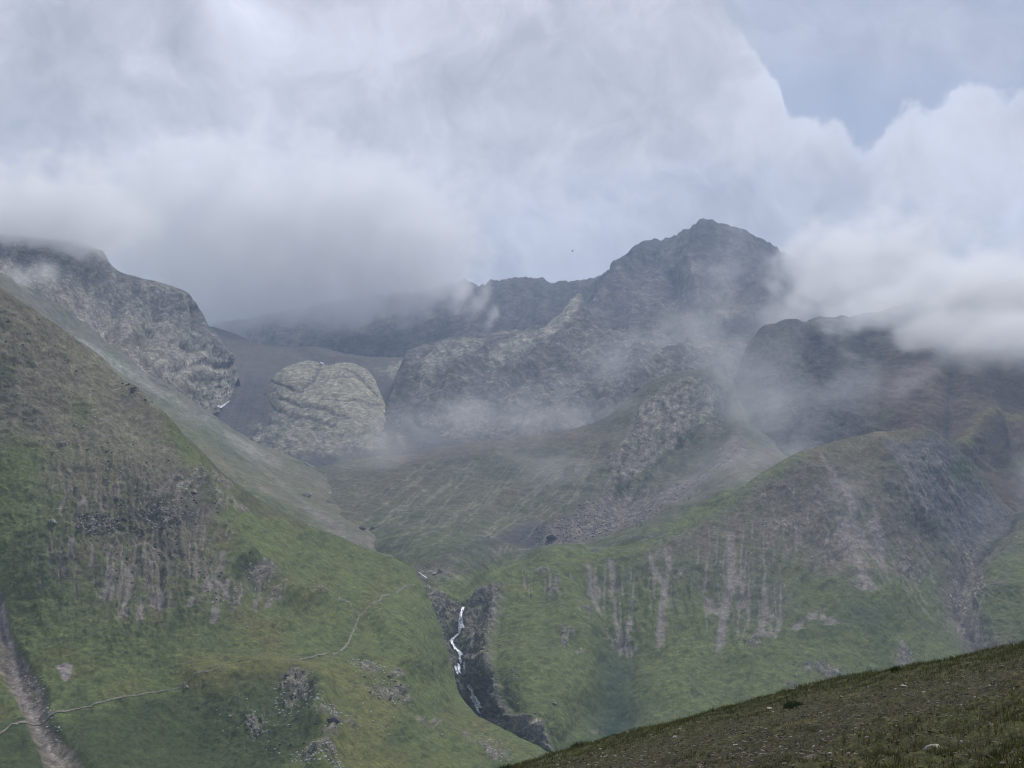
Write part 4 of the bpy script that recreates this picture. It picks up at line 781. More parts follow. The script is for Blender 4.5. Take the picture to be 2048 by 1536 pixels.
def rockwork():
    r = np.random.default_rng(5)
    def cl(S, cx, cy, rx, ry, n, rot=0, lo=.4, hi=1.4):
        t = r.uniform(0, 6.28, n); q = np.sqrt(r.uniform(0, 1, n)); a, b = q*np.cos(t)*rx, q*np.sin(t)*ry
        c, s_ = math.cos(math.radians(rot)), math.sin(math.radians(rot))
        return np.stack([cx + a*c - b*s_, cy + a*s_ + b*c], -1), lo + (hi-lo)*r.power(.45, n)*1.0
    # boulder field of the fan under the crag
    P, Z = [], []
    for a in ((1120,1060,60,30,500,-25),(1180,1040,60,36,500,-30),(1250,1040,70,26,380,-20),(1340,1000,70,20,220,-28),(1150,1020,40,22,200,-40),(1420,940,60,16,120,-40)):
        p, z = cl(Dv, *a, lo=.5, hi=2.4); P.append(p); Z.append(z)
    scatter_rocks('boulder_field', Dv, np.concatenate(P), np.concatenate(Z)*.9, M_grey, seed=11, kind='stuff')
    # small stones in the stream bed and along the valley
    P, Z = [], []
    for a in ((850,1150,26,12,60),(880,1160,40,10,50),(840,1140,20,8,30),(880,1140,50,6,60),(690,1060,50,12,60,30),(650,965,20,10,30),(930,1180,16,10,24),(1000,1112,60,5,90,-4)):
        p, z = cl(Dv, *a, lo=.3, hi=1.1); P.append(p); Z.append(z)
    scatter_rocks('stream_rubble', Dv, np.concatenate(P), np.concatenate(Z), M_pale, seed=12, kind='stuff')
    P, Z = [], []
    for a in ((190,1050,50,20,90,5),(330,1040,55,26,90,10),(375,985,40,24,60,-30),(262,800,14,36,60,-45),(780,1385,55,24,80,20),(735,1332,42,12,60,15),(590,1400,42,32,90,-10),(515,1445,24,24,40,0),(655,1440,34,18,60,35),
              (635,1520,55,24,120,5),(985,1500,46,24,80,35),(520,1165,46,20,60,10),(630,1200,26,14,30,30),(420,1180,30,60,60,0),(270,1010,160,60,130,0),(150,860,140,60,60,30),(80,1400,24,90,90,-25),(690,1225,26,8,24,10),(880,1210,34,40,60,40),(600,1450,200,60,60,0),(850,1290,40,80,40,-30)):
        a = a[:4] + (int(a[4]*1.6),) + a[5:]; p, z = cl(A, *a, lo=.25, hi=1.25); P.append(p); Z.append(z)
    scatter_rocks('hillside_rubble', A, np.concatenate(P), np.concatenate(Z), M_pale, seed=13, kind='stuff', sink=.05)
    P, Z = [], []
    for a in ((190,1048,60,18,90,5),(350,1030,80,26,120,5),(300,1120,110,60,90),(250,920,120,50,60),(440,1160,50,50,50),(262,795,14,40,50,-40),(750,1375,60,30,50,20),(590,1400,45,32,60,-10),(100,700,120,60,40,40),(560,1460,80,40,40)):
        p, z = cl(A, *a, lo=.3, hi=1.5); P.append(p); Z.append(z)
    scatter_rocks('dark_rubble', A, np.concatenate(P), np.concatenate(Z), M_dark, seed=16, kind='stuff', sink=.05)
    P, Z = [], []
    for a in ((990,1230,24,60,90),(960,1200,30,20,40),(890,1220,34,40,70,40),(1010,1400,40,60,130,20),(985,1320,24,50,70),(1060,1440,50,20,50,20),(1240,1260,40,16,40),(1130,1275,20,20,20),(1650,1345,70,18,80,15),(1500,1100,140,60,140),(1560,990,120,50,110,-15),
              (1700,1100,90,60,60,40),(1930,1160,34,50,90),(1960,1240,30,60,80),(1815,1330,30,36,50,-20),(1880,1060,60,60,80),(1350,1170,60,60,50),(1500,1270,60,20,40),(1150,1490,34,20,60,-30)):
        a = a[:4] + (int(a[4]*1.6),) + a[5:]; p, z = cl(Csp, *a, lo=.3, hi=1.5); P.append(p); Z.append(z)
    scatter_rocks('spur_rubble', Csp, np.concatenate(P), np.concatenate(Z), M_grey, seed=14, kind='stuff', sink=.05)
    P, Z = [], []
    for a in ((930,1240,16,16,26),(912,1262,18,10,22),(925,1300,14,20,34),(905,1335,14,16,20),(935,1335,14,16,26),(930,1358,16,10,24),(950,1390,14,22,30),(922,1222,20,8,18)):
        p, z = cl(Csp, *a, lo=.5, hi=1.8); P.append(p); Z.append(z)
    scatter_rocks('gorge_rubble', Csp, np.concatenate(P), np.concatenate(Z)*.8, M_grey, seed=15, kind='stuff', sink=.1)
    # boulders one can point to
    L = [(B,651,943,13,M_pale,'pale rounded boulder in the stream bed high in the valley'),
         (B,614,990,22,M_pale,'wide flat pale boulder on the grass left of the upper stream bed'),
         (B,690,1006,9,M_pale,'small pale boulder in the stony bed between the flat boulder and the brown bend'),
         (Dv,717,1058,9,M_dark,'small dark boulder on the far bank of the upper stream'),
         (B,722,1062,18,M_dark,'long dark boulder lying across the upper stream bed'),
         (Dv,744,1057,13,M_dark,'dark boulder standing just right of the long dark boulder by the stream'),
         (Dv,746,1088,10,M_dark,'little dark boulder at the stream bend below the other dark boulders'),
         (Dv,973,1091,7,M_dark,'tiny dark boulder alone on the dark scree patch'),
         (Dv,1103,1080,24,M_dark,'large dark boulder at the foot of the boulder fan'),
         (Dv,1283,1046,14,M_pale,'pale boulder on the upper edge of the grassy terrace'),
         (Dv,1190,1056,10,M_pale,'pale boulder among the rubble in the middle of the boulder fan'),
         (Dv,880,1143,14,M_lich,'lichened boulder in the gap above the waterfall'),
         (Dv,868,1150,10,M_pale,'pale boulder beside the lichened boulder above the waterfall'),
         (A,373,1383,14,M_grey,'grey rock sticking out of the grass just below the hill path'),
         (A,46,1338,11,M_pale,'pale rounded boulder on the earth slip at the left of the hillside'),
         (A,105,1049,20,M_lich,'yellowish slab at the left end of the rock band on the hillside'),
         (A,660,1478,26,M_dark,'dark overhanging rock at the edge of the shaded hollow'),
         (A,375,1000,16,M_lich,'yellowish rock on the scree just below the small dark crag'),
         (A,404,1010,10,M_lich,'small yellowish rock to the right of the scree below the dark crag'),
         (A,882,1475,10,M_lich,'small pale rock alone on the lower grass lobe'),
         (A,495,1256,8,M_pale,'small white rock alone in the middle of the green slope'),
         (Csp,1622,1122,9,M_pale,'small pale rock high on the stony face of the spur'),
         (Csp,1590,1356,9,M_pale,'small pale rock above the grey outcrop low on the spur'),
         (Csp,1108,1412,10,M_pale,'pale rock on the steep grass right of the gorge'),
         (Csp,980,1320,14,M_lich,'tall pale lichened rock on the dark gorge wall')]
    for i, (S, x, y, w, m, lab) in enumerate(L): lone_rock('boulder', S, x, y, w, m, lab, 'boulder', seed=100+i, sub=4, flat=.55 if 'flat' in lab or 'long' in lab else .8)
rockwork()

# ------------------------------------------------------------------ path, stream, snow
def ribbon(name, S, pts, widths, mat, step=2.0, lift=.35, seed=0, cross=3, wob=1.5, lens=.0):
    """a band that follows the slope, widths in photo pixels"""
    pts = np.array(pts, float); seg = np.r_[0, np.cumsum(np.hypot(*np.diff(pts, axis=0).T))]; n = max(4, int(seg[-1]/step)); t = np.linspace(0, seg[-1], n)
    x = np.interp(t, seg, pts[:, 0]); y = np.interp(t, seg, pts[:, 1]); w = np.interp(t, seg, widths)
    ker = np.ones(5)/5; x = np.convolve(np.pad(x, 2, 'edge'), ker, 'valid'); y = np.convolve(np.pad(y, 2, 'edge'), ker, 'valid')
    x = x + fbm(t*.05, t*0+seed, o=3, seed=seed)*wob; y = y + fbm(t*.05, t*0+seed+9, o=3, seed=seed+1)*wob*.6
    w = w*(1 + .8*fbm(t*.16, t*0+seed, o=4, gain=.65, seed=seed+2))
    tx, ty = np.gradient(x), np.gradient(y); l = np.hypot(tx, ty)+1e-9; nx, ny = -ty/l, tx/l
    k = np.linspace(-.5, .5, cross); X = x[:, None]+nx[:, None]*w[:, None]*k; Y = y[:, None]+ny[:, None]*w[:, None]*k
    V = S.at(X.ravel(), Y.ravel(), lift).reshape(n, cross, 3)
    V += (S.n[0, 0]*0 + np.array((0, 0, 1)))*(lens*(1-4*k[None, :, None]**2))
    o = make_mesh(name, V, grid_faces(n, cross), mat); return o
M_path = plain_material('path_dust', (.19,.18,.145), scale=.35, var=.3, bump=.2)
M_snow = plain_material('old_snow', (.80,.82,.86), scale=.2, var=.12, bump=.3, rough=.6)
def falls_material():
    m = bpy.data.materials.new('white_water'); m.use_nodes = True; T = NT(m.node_tree); b = T.n['Principled BSDF']
    tc = T.new('ShaderNodeTexCoord'); n = T.noise(T.vmath('MULTIPLY', tc.outputs['Object'], (1.0, .5, .25)), 1.3, 5, .7)
    T.put(b.inputs['Base Color'], T.mix(T.smooth(n, .42, .54), (.12,.14,.18), (.86,.89,.95))); b.inputs['Roughness'].default_value = .45
    bp = T.new('ShaderNodeBump'); bp.inputs['Strength'].default_value = .6; T.put(bp.inputs['Height'], n); T.l.new(bp.outputs[0], b.inputs['Normal']); return m
M_water = falls_material()
def join(objs, name):
    """several bands of one thing into one mesh"""
    VV, FF, n0 = [], [], 0
    for o in objs:
        me = o.data; v = np.empty(len(me.vertices)*3, np.float32); me.vertices.foreach_get('co', v); f = np.empty(len(me.polygons)*4, np.int32); me.loops.foreach_get('vertex_index', f)
        VV.append(v.reshape(-1, 3)); FF.append(f.reshape(-1, 4)+n0); n0 += len(me.vertices); mat = me.materials[0]; bpy.data.objects.remove(o); bpy.data.meshes.remove(me)
    return make_mesh(name, np.concatenate(VV), np.concatenate(FF), mat)
p = [ribbon('path', A, [(-250,1530),(-60,1482),(0,1463),(30,1450),(62,1437),(110,1430),(180,1415),(250,1397),(320,1382),(400,1368),(460,1361)], [3,3,3,2.6,3,2.6,2.4,2.2,2,1.6,.8], M_path, seed=1),
     ribbon('path', A, [(566,1344),(590,1335),(640,1318),(672,1306),(690,1292),(698,1282),(708,1262),(712,1250),(722,1241)], [1,2.2,2.8,3.2,4.5,3.2,3.4,3,2], M_path, seed=2),
     ribbon('path', A, [(722,1241),(716,1234),(724,1226),(742,1214)], [1.6,1.6,1.6,1.8], M_path, seed=3),
     ribbon('path', A, [(742,1214),(760,1204),(764,1192),(782,1186)], [2.4,3,5,3], M_path, seed=4),
     ribbon('path', A, [(792,1186),(802,1176),(808,1169),(832,1168)], [2.4,4,2.4,1.5], M_path, seed=5)]
tag(join(p, 'path'), kind='structure')
w = [ribbon('stream', Csp, [(930,1221),(926,1224),(924,1232)], [4,7,6], M_water, lift=1.3, seed=11, lens=.3, wob=1),
     ribbon('stream', Csp, [(925,1226),(920,1240),(921,1250),(924,1259)], [3,7,9,12], M_water, lift=1.3, seed=12, lens=.5, wob=1.5),
     ribbon('stream', Csp, [(922,1259),(908,1261),(906,1264),(909,1272),(914,1282),(920,1288),(922,1298)], [2.5,4,6,5,4,4.5,3], M_water, lift=1.3, seed=13, lens=.4),
     ribbon('stream', Csp, [(922,1296),(921,1306),(918,1316),(922,1322)], [2.5,3,3.5,6], M_water, lift=1.3, seed=14, lens=.3),
     ribbon('stream', Csp, [(925,1320),(927,1330),(925,1344)], [5,8,8], M_water, lift=1.3, seed=15, lens=.3),
     ribbon('stream', Csp, [(917,1322),(916,1334),(919,1342)], [4,4,5], M_water, lift=1.3, seed=16, lens=.3),
     ribbon('stream', Csp, [(911,1326),(911,1336),(916,1346)], [3,4,3], M_water, lift=1.3, seed=17, lens=.3),
     ribbon('stream', Csp, [(930,1363),(937,1370),(942,1384),(945,1396),(948,1404)], [3,6,7,9,6], M_water, lift=2.2, seed=18, lens=.6),
     ribbon('stream', Csp, [(945,1401),(950,1410),(956,1420),(964,1430)], [8,6,4,2], M_water, lift=2.0, seed=19, lens=.4)]
tag(join(w, 'waterfall'), kind='structure')
w = [ribbon('stream', Dv, [(838,1150),(844,1154),(851,1159),(857,1164)], [.8,1.8,2.2,.8], M_water, lift=.3, seed=21), ribbon('stream', Dv, [(912,1203),(920,1208),(926,1216)], [1,2,2], M_water, lift=.3, seed=22)]
tag(join(w, 'stream'), kind='structure')
def snow(S, pts, widths, label, seed):
    o = ribbon('snow_patch', S, pts, widths, M_snow, step=1.0, lift=3.0, seed=seed, cross=7, wob=.6, lens=1.2); tag(o, label, 'snow patch')
snow(Fc, [(420,817),(428,818),(438,814),(445,806)], [2,5,5.5,2], 'crescent of old snow at the foot of the big cliff', 31)
snow(B, [(608,925),(616,922),(627,917)], [1.5,4.5,2], 'small snow patch where the valley floor meets the grassy slope', 32)
snow(H, [(1650,606),(1664,610),(1682,611)], [3,6,2], 'small white snow patch on the dark shoulder right of the summit', 33)
snow(Gs, [(640,727),(645,730),(649,731)], [1.5,2,1], 'tiny speck of snow on top of the pale whaleback slab', 34)

# ------------------------------------------------------------------ foreground hillside
class Near(Slope):
    pass
def foreground():
    crest = [(-500,2150),(0,1930),(500,1720),(800,1610),(940,1562),(1000,1539),(1030,1528),(1100,1506),(1165,1490),(1200,1483),(1300,1453),(1400,1430),(1500,1403),(1560,1384),(1600,1374),(1700,1352),(1800,1337),(1900,1322),(1960,1307),(2000,1299),(2048,1288),(2400,1200)]
    foot = [(-500,5200),(2400,5200)]
    ctrl = [(-500,2150,16),(0,1930,22),(500,1720,38),(1000,1539,62),(1300,1453,58),(1600,1374,52),(1800,1337,48),(2048,1288,44),(2400,1200,36),(1300,1536,30),(1600,1536,21),(1865,1500,19),(2048,1536,14.5),(1700,1430,32),(2000,1400,26),(2300,1600,9.5),(1000,1700,19),(1500,1900,7),(500,2000,12),(0,2600,5),(1500,3000,2.6),(1500,5000,1.3),(0,5000,1.3),(2300,3000,2.5)]
    s = Slope.__new__(Slope); o_lin = np.linspace
    s = Slope('foreground_hillside', crest, [(a, b) for a, b in foot], ctrl, 9.0, -500, 2400, back=(90,.8), seed=181)
    # finer rows towards the crest
    N = 960; px = np.linspace(-500, 2400, N); cr = np.array(crest, float); top = np.interp(px, cr[:, 0], cr[:, 1]); top = np.convolve(np.pad(top, 6, 'edge'), np.ones(13)/13, 'valid') + fbm(px*.03, px*0, o=5, gain=.65, seed=182)*5
    M = 420; v = (np.linspace(0, 1, M)**2.3)[:, None]
    s.N, s.M, s.px0, s.px1, s.top = N, M, -500, 2400, top; s.bot = np.full(N, 5200.0)
    s.px = np.broadcast_to(px, (M, N)).copy(); s.py = top + v*(5200-top); s.D = np.clip(s.tps(s.px, s.py), 1.0, 90); s.base = P3(s.px, s.py, s.D)
    du = np.gradient(s.base, axis=1); dvv = np.gradient(s.base, axis=0); n = np.cross(du, dvv); n /= np.linalg.norm(n, axis=-1, keepdims=True)+1e-9; n *= np.where((n*s.base).sum(-1, keepdims=True) > 0, -1, 1); s.n = n
    X, Y, Z = s.X, s.Y, s.Z = tuple(s.base[..., i] for i in range(3)); px, py = s.px, s.py
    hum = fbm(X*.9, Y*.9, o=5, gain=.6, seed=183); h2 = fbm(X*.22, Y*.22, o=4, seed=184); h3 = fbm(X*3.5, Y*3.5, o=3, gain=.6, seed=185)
    moss = sst(inside(px+h2*60, py+h2*40, [(1560,1545),(1650,1500),(1700,1450),(1850,1420),(2000,1380),(2500,1300),(2500,1700),(1500,1800)]), -20, 30)
    s.disp = hum*(.16+moss*.30) + h2*.25 + h3*.07; s.disp *= sst(np.arange(M)[:, None]/1.0, -1, 14)*.7+.3
    c = np.broadcast_to(np.array((.064,.062,.032)), px.shape+(3,)).copy()  # turf kept dark in colour to stand for cloud shadow
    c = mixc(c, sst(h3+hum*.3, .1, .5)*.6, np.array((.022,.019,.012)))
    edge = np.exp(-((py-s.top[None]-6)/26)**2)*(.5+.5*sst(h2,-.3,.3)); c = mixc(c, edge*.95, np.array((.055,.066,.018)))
    c = mixc(c, sst(hum+h2*.8,-.02,.28)*.7*(1-moss), np.array((.055,.062,.020))); c = mixc(c, moss*sst(hum,-.25,.15)*.85, np.array((.055,.064,.020))); c = mixc(c, moss*sst(-hum,.05,.35)*.8, np.array((.014,.017,.008)))  # green mounds, with the shadows between them painted near black
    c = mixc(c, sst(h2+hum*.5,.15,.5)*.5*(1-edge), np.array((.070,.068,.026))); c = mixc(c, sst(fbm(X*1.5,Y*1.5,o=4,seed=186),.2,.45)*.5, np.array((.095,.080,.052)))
    c = mixc(c, sst(-(h3+hum*.9),.12,.5)*.65, np.array((.016,.015,.009))); c = mixc(c, sst(h3*.8+hum,.25,.6)*.45, np.array((.13,.115,.06)))  # shadow painted into dips over the whole slope; hump tops paler
    s.moss, s.edge = moss, edge
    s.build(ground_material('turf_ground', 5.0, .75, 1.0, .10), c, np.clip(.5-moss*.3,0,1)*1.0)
    return s
FG = foreground()
def fg_at(px, py, lift=0.0):
    px = np.atleast_1d(np.asarray(px, float)); py = np.atleast_1d(np.asarray(py, float))
    j = np.clip((px-FG.px0)/(FG.px1-FG.px0)*(FG.N-1), 0, FG.N-1.001); tp = np.interp(px, np.linspace(FG.px0, FG.px1, FG.N), FG.top)
    i = np.clip(np.clip((py-tp)/(5200-tp), 0, 1)**(1/2.3)*(FG.M-1), 0, FG.M-1.001); i0 = i.astype(int); j0 = j.astype(int); fi = (i-i0)[:, None]; fj = (j-j0)[:, None]; P = FG.P
    return (P[i0, j0]*(1-fj)+P[i0, j0+1]*fj)*(1-fi)+(P[i0+1, j0]*(1-fj)+P[i0+1, j0+1]*fj)*fi
FG.at = lambda px, py, lift=0.0: fg_at(px, py)
def blade_material(name, a, b_):
    m = bpy.data.materials.new(name); m.use_nodes = True; T = NT(m.node_tree); b = T.n['Principled BSDF']; b.inputs['Roughness'].default_value = .7; b.inputs['Specular IOR Level'].default_value = .1
    g = T.new('ShaderNodeTexCoord'); n = T.noise(g.outputs['Object'], 1.2, 4, .7); n2 = T.noise(g.outputs['Object'], 14, 2, .5)
    T.put(b.inputs['Base Color'], T.mix(T.smooth(T.math('ADD', T.math('MULTIPLY', n, .6), T.math('MULTIPLY', n2, .4)), .4, .6), a, b_)); return m
def blades(base, h, w, r, lean=.5):
    n = len(base); a = r.uniform(0, 6.28, n); d = np.stack([np.cos(a), np.sin(a), a*0], -1); b = r.uniform(0, 6.28, n); L = np.stack([np.cos(b), np.sin(b), b*0], -1)*(r.uniform(0, lean, n)*h)[:, None]
    mid = base + L*.35 + np.array((0,0,1))*(h*.6)[:, None]; tip = base + L + np.array((0,0,1))*h[:, None]; w = w[:, None]
    V = np.stack([base-d*w*.5, base+d*w*.5, mid+d*w*.38, mid-d*w*.38, tip+d*w*.06, tip-d*w*.06], 1).reshape(-1, 3)
    k = np.arange(n)[:, None]*6; return V, np.concatenate([k+np.array([0,1,2,3]), k+np.array([3,2,4,5])])
def greenery():
    r = np.random.default_rng(21)
    n = 60000; px = r.uniform(960, 2150, n); tp = np.interp(px, np.linspace(FG.px0, FG.px1, FG.N), FG.top); py = tp + r.power(.75, n)*(1700-tp)
    P = fg_at(px, py); den = fbm(P[:,0]*.8, P[:,1]*.8, o=4, gain=.6, seed=191)
    ed = np.exp(-((py-tp)/26)**2); low = sst(px*.6+py*1.0, 2450, 2750)
    keep = r.uniform(0, 1, n) < np.clip(.05 + ed*.85 + low*.7*sst(den, -.25, .3) + sst(den, .1, .35)*.4, 0, 1); P, ed, den = P[keep], ed[keep], den[keep]
    k = 5; P = np.repeat(P, k, 0) + r.normal(size=(len(P)*k, 3))*(.035, .035, 0) - (0, 0, .01); m = len(P)
    h = r.uniform(.03, .09, m)*(1+np.repeat(ed, k)*.9); V, Fq = blades(P, h, r.uniform(.006, .014, m), r, 1.0)
    tag(make_mesh('grass', V, Fq, blade_material('grass_blades', (.050,.060,.016), (.15,.145,.048)), smooth=False), kind='stuff')
    # loose gravel
    n = 18000; px = r.uniform(980, 2120, n); tp = np.interp(px, np.linspace(FG.px0, FG.px1, FG.N), FG.top); py = tp + 8 + r.power(.8, n)*(1640-tp); P = fg_at(px, py)
    den = fbm(P[:,0]*.5, P[:,1]*.5, o=3, seed=192); band = np.exp(-((py-tp-75)/55)**2); keep = r.uniform(0, 1, n) < np.clip(.25+band*.6+den*.5, .05, 1); pts = np.stack([px, py], -1)[keep]; m = len(pts)
    scatter_rocks('gravel', FG, pts, r.uniform(.012, .042, m)*(1+r.power(.2, m)*1.2), plain_material('gravel_stone', (.17,.15,.12), scale=5, bump=.2, bdist=.01, col2=(.045,.038,.026)), seed=22, kind='stuff', flat=.45, sink=.1)
    # pale stones, each its own
    ms = plain_material('pale_stone', (.36,.34,.30), scale=14, bump=.5, bdist=.02, col2=(.19,.18,.15))
    protos = []
    for i in range(6):
        V, Fq = rock_shape(2, np.random.default_rng(300+i), .5); protos.append((V, Fq))
    meshes = []
    spots = [(1240,1440),(1256,1462),(1540,1418),(1470,1492),(1560,1487),(1660,1502),(1925,1488),(1790,1375),(1640,1425),(2005,1330),(1290,1502),(1350,1480),(1585,1372),(1412,1440),(1700,1500),(1820,1458),(1850,1390),(1745,1488),(1680,1482)]
    n = 200; a = r.uniform(1080, 2045, n); tpp = np.interp(a, np.linspace(FG.px0, FG.px1, FG.N), FG.top); b = tpp+12+r.uniform(0, 1, n)*(1530-tpp); spots += list(zip(a, b))
    for i, (x, y) in enumerate(spots):
        p = fg_at(x, y)[0]; z = (r.uniform(3.0, 6.5) if i < 19 else r.uniform(1.2, 3.8))*p[1]/F*1.0
        if i < 6: meshes.append(make_mesh('stone', protos[i][0], protos[i][1], ms, smooth=False)); o = meshes[i]
        else: o = meshes[i % 6].copy(); sc.collection.objects.link(o)
        o.location = p + np.array((0, 0, z*.2)); o.scale = (z*1.5, z*1.2, z); o.rotation_euler = (r.uniform(-.2,.2), r.uniform(-.2,.2), r.uniform(0, 6.28))
        tag(o, 'small pale stone lying loose on the dark turf of the near slope', 'stone', 'pale stones scattered over the near slope')
    lone_rock('rock', FG, 1865, 1504, 46, ms, 'largest pale rock on the near slope, low on the mossy turf', 'rock', seed=401, flat=.7, sub=4)
    lone_rock('rock', FG, 1620, 1512, 40, plain_material('brown_rock', (.11,.10,.075), scale=8, bdist=.02), 'low flat brown rock half sunk in the near slope', 'rock', seed=402, flat=.22, sub=4, sink=.05)
    lone_rock('rock', FG, 1242, 1441, 13, ms, 'pale angular rock on the brown gravel of the near slope', 'rock', seed=403, flat=.8, sub=4)
    lone_rock('rock', FG, 1805, 1370, 24, ms, 'thin pale slab lying near the skyline of the near slope', 'rock', seed=404, flat=.25, sub=4)
    lone_rock('rock', FG, 2028, 1368, 20, ms, 'pale jagged rock on the brown turf at the upper end of the near slope', 'rock', seed=405, flat=.5, sub=4)
    gm = blade_material('tuft_blades', (.026,.045,.012), (.075,.10,.028))
    for i, (x, y, wp, hp, lab) in enumerate([(1588,1414,44,22,'broad green grass tuft on the turf below the skyline of the near slope'), (1795,1350,22,14,'dark round grass tuft on the skyline of the near slope'),
            (1165,1492,50,20,'wide dark green grass tuft on the lower skyline of the near slope'), (1012,1540,34,26,'grass tuft at the lowest end of the near slope'), (1427,1430,5,20,'single thin dark plant stalk standing on the skyline')]):
        p = fg_at(x, y)[0]; q = p[1]/F; m = 420 if wp > 10 else 24; rr = np.sqrt(r.uniform(0, 1, m))*wp*.5*q; a = r.uniform(0, 6.28, m)
        V, Fq = blades(np.stack([rr*np.cos(a), rr*np.sin(a)*.7, a*0-.02], -1), hp*q*r.uniform(.45, 1.05, m)*(1.05-.5*rr/(wp*.5*q)), r.uniform(.010,.022,m), r, .8)
        o = make_mesh('grass_tuft' if wp > 10 else 'plant_stalk', V, Fq, gm, smooth=False); o.location = p; tag(o, lab, 'grass tuft' if wp > 10 else 'plant stalk')
greenery()

def bird():
    p = P3(1145, 502, 320.0); V, Fq, k = [], [], 0
    # body: a spindle from tail to beak
    prof = [(-.30,.012,.0),(-.22,.03,.0),(-.10,.055,.0),(.02,.065,.005),(.12,.05,.012),(.18,.035,.02),(.23,.032,.025),(.26,.012,.022),(.30,.003,.015)]
    n = 10
    for x, rr, z in prof:
        for j in range(n): a = 2*math.pi*j/n; V.append((x, rr*math.cos(a), z+rr*math.sin(a)))
    for i in range(len(prof)-1):
        for j in range(n): Fq.append((i*n+j, i*n+(j+1)%n, (i+1)*n+(j+1)%n, (i+1)*n+j))
    for sgn in (1, -1):                                  # wings, swept and slightly raised
        b = len(V); st = [(0,.10,-.08,.02),(.18,.11,-.06,.05),(.36,.07,-.07,.04),(.52,-.02,-.13,.02),(.60,-.10,-.15,.01)]
        for y, fr, bk, z in st:
            for dz in (.006, -.006): V.append((fr, sgn*y, z+dz)); V.append((bk, sgn*y, z+dz))
        for i in range(len(st)-1):
            o_ = b+i*4; Fq += [(o_, o_+1, o_+5, o_+4), (o_+2, o_+6, o_+7, o_+3), (o_, o_+4, o_+6, o_+2), (o_+1, o_+3, o_+7, o_+5)]
        o_ = b+(len(st)-1)*4; Fq.append((o_, o_+1, o_+3, o_+2))
    b = len(V); V += [(-.26,-.02,.004),(-.26,.02,.004),(-.42,.07,.004),(-.42,-.07,.004),(-.26,-.02,-.004),(-.26,.02,-.004),(-.42,.07,-.004),(-.42,-.07,-.004)]
    Fq += [(b,b+1,b+2,b+3),(b+4,b+7,b+6,b+5),(b,b+4,b+5,b+1),(b+2,b+6,b+7,b+3),(b,b+3,b+7,b+4),(b+1,b+5,b+6,b+2)]
    o = make_mesh('bird', V, Fq, plain_material('dark_feathers', (.02,.02,.022), scale=30, bdist=.002)); o.location = p; o.rotation_euler = (math.radians(28), math.radians(-4), math.radians(12)); tag(o, 'dark bird gliding against the pale cloud left of the summit', 'bird')
bird()

# ------------------------------------------------------------------ air
def haze_box():
    m = bpy.data.materials.new('haze_air'); m.use_nodes = True; T = NT(m.node_tree); T.n.clear()
    pv = T.new('ShaderNodeVolumePrincipled'); pv.inputs['Density'].default_value = HAZE
    pv.inputs['Color'].default_value = HAZE_COL; pv.inputs['Anisotropy'].default_value = 0.0
    o_ = T.new('ShaderNodeOutputMaterial'); T.l.new(pv.outputs[0], o_.inputs['Volume'])
    x, y0, y1, z0, z1 = 16000, -14000, 18000, -420, 760
    V = [(-x,y0,z0),(x,y0,z0),(x,y1,z0),(-x,y1,z0),(-x,y0,z1),(x,y0,z1),(x,y1,z1),(-x,y1,z1)]
    o = make_mesh('haze', V, [(0,3,2,1),(4,5,6,7),(0,1,5,4),(1,2,6,5),(2,3,7,6),(3,0,4,7)], m, smooth=False)
    tag(o, kind='stuff')
HAZE = 0.98e-4; HAZE_COL = (.56, .72, 1.0, 1)
haze_box()
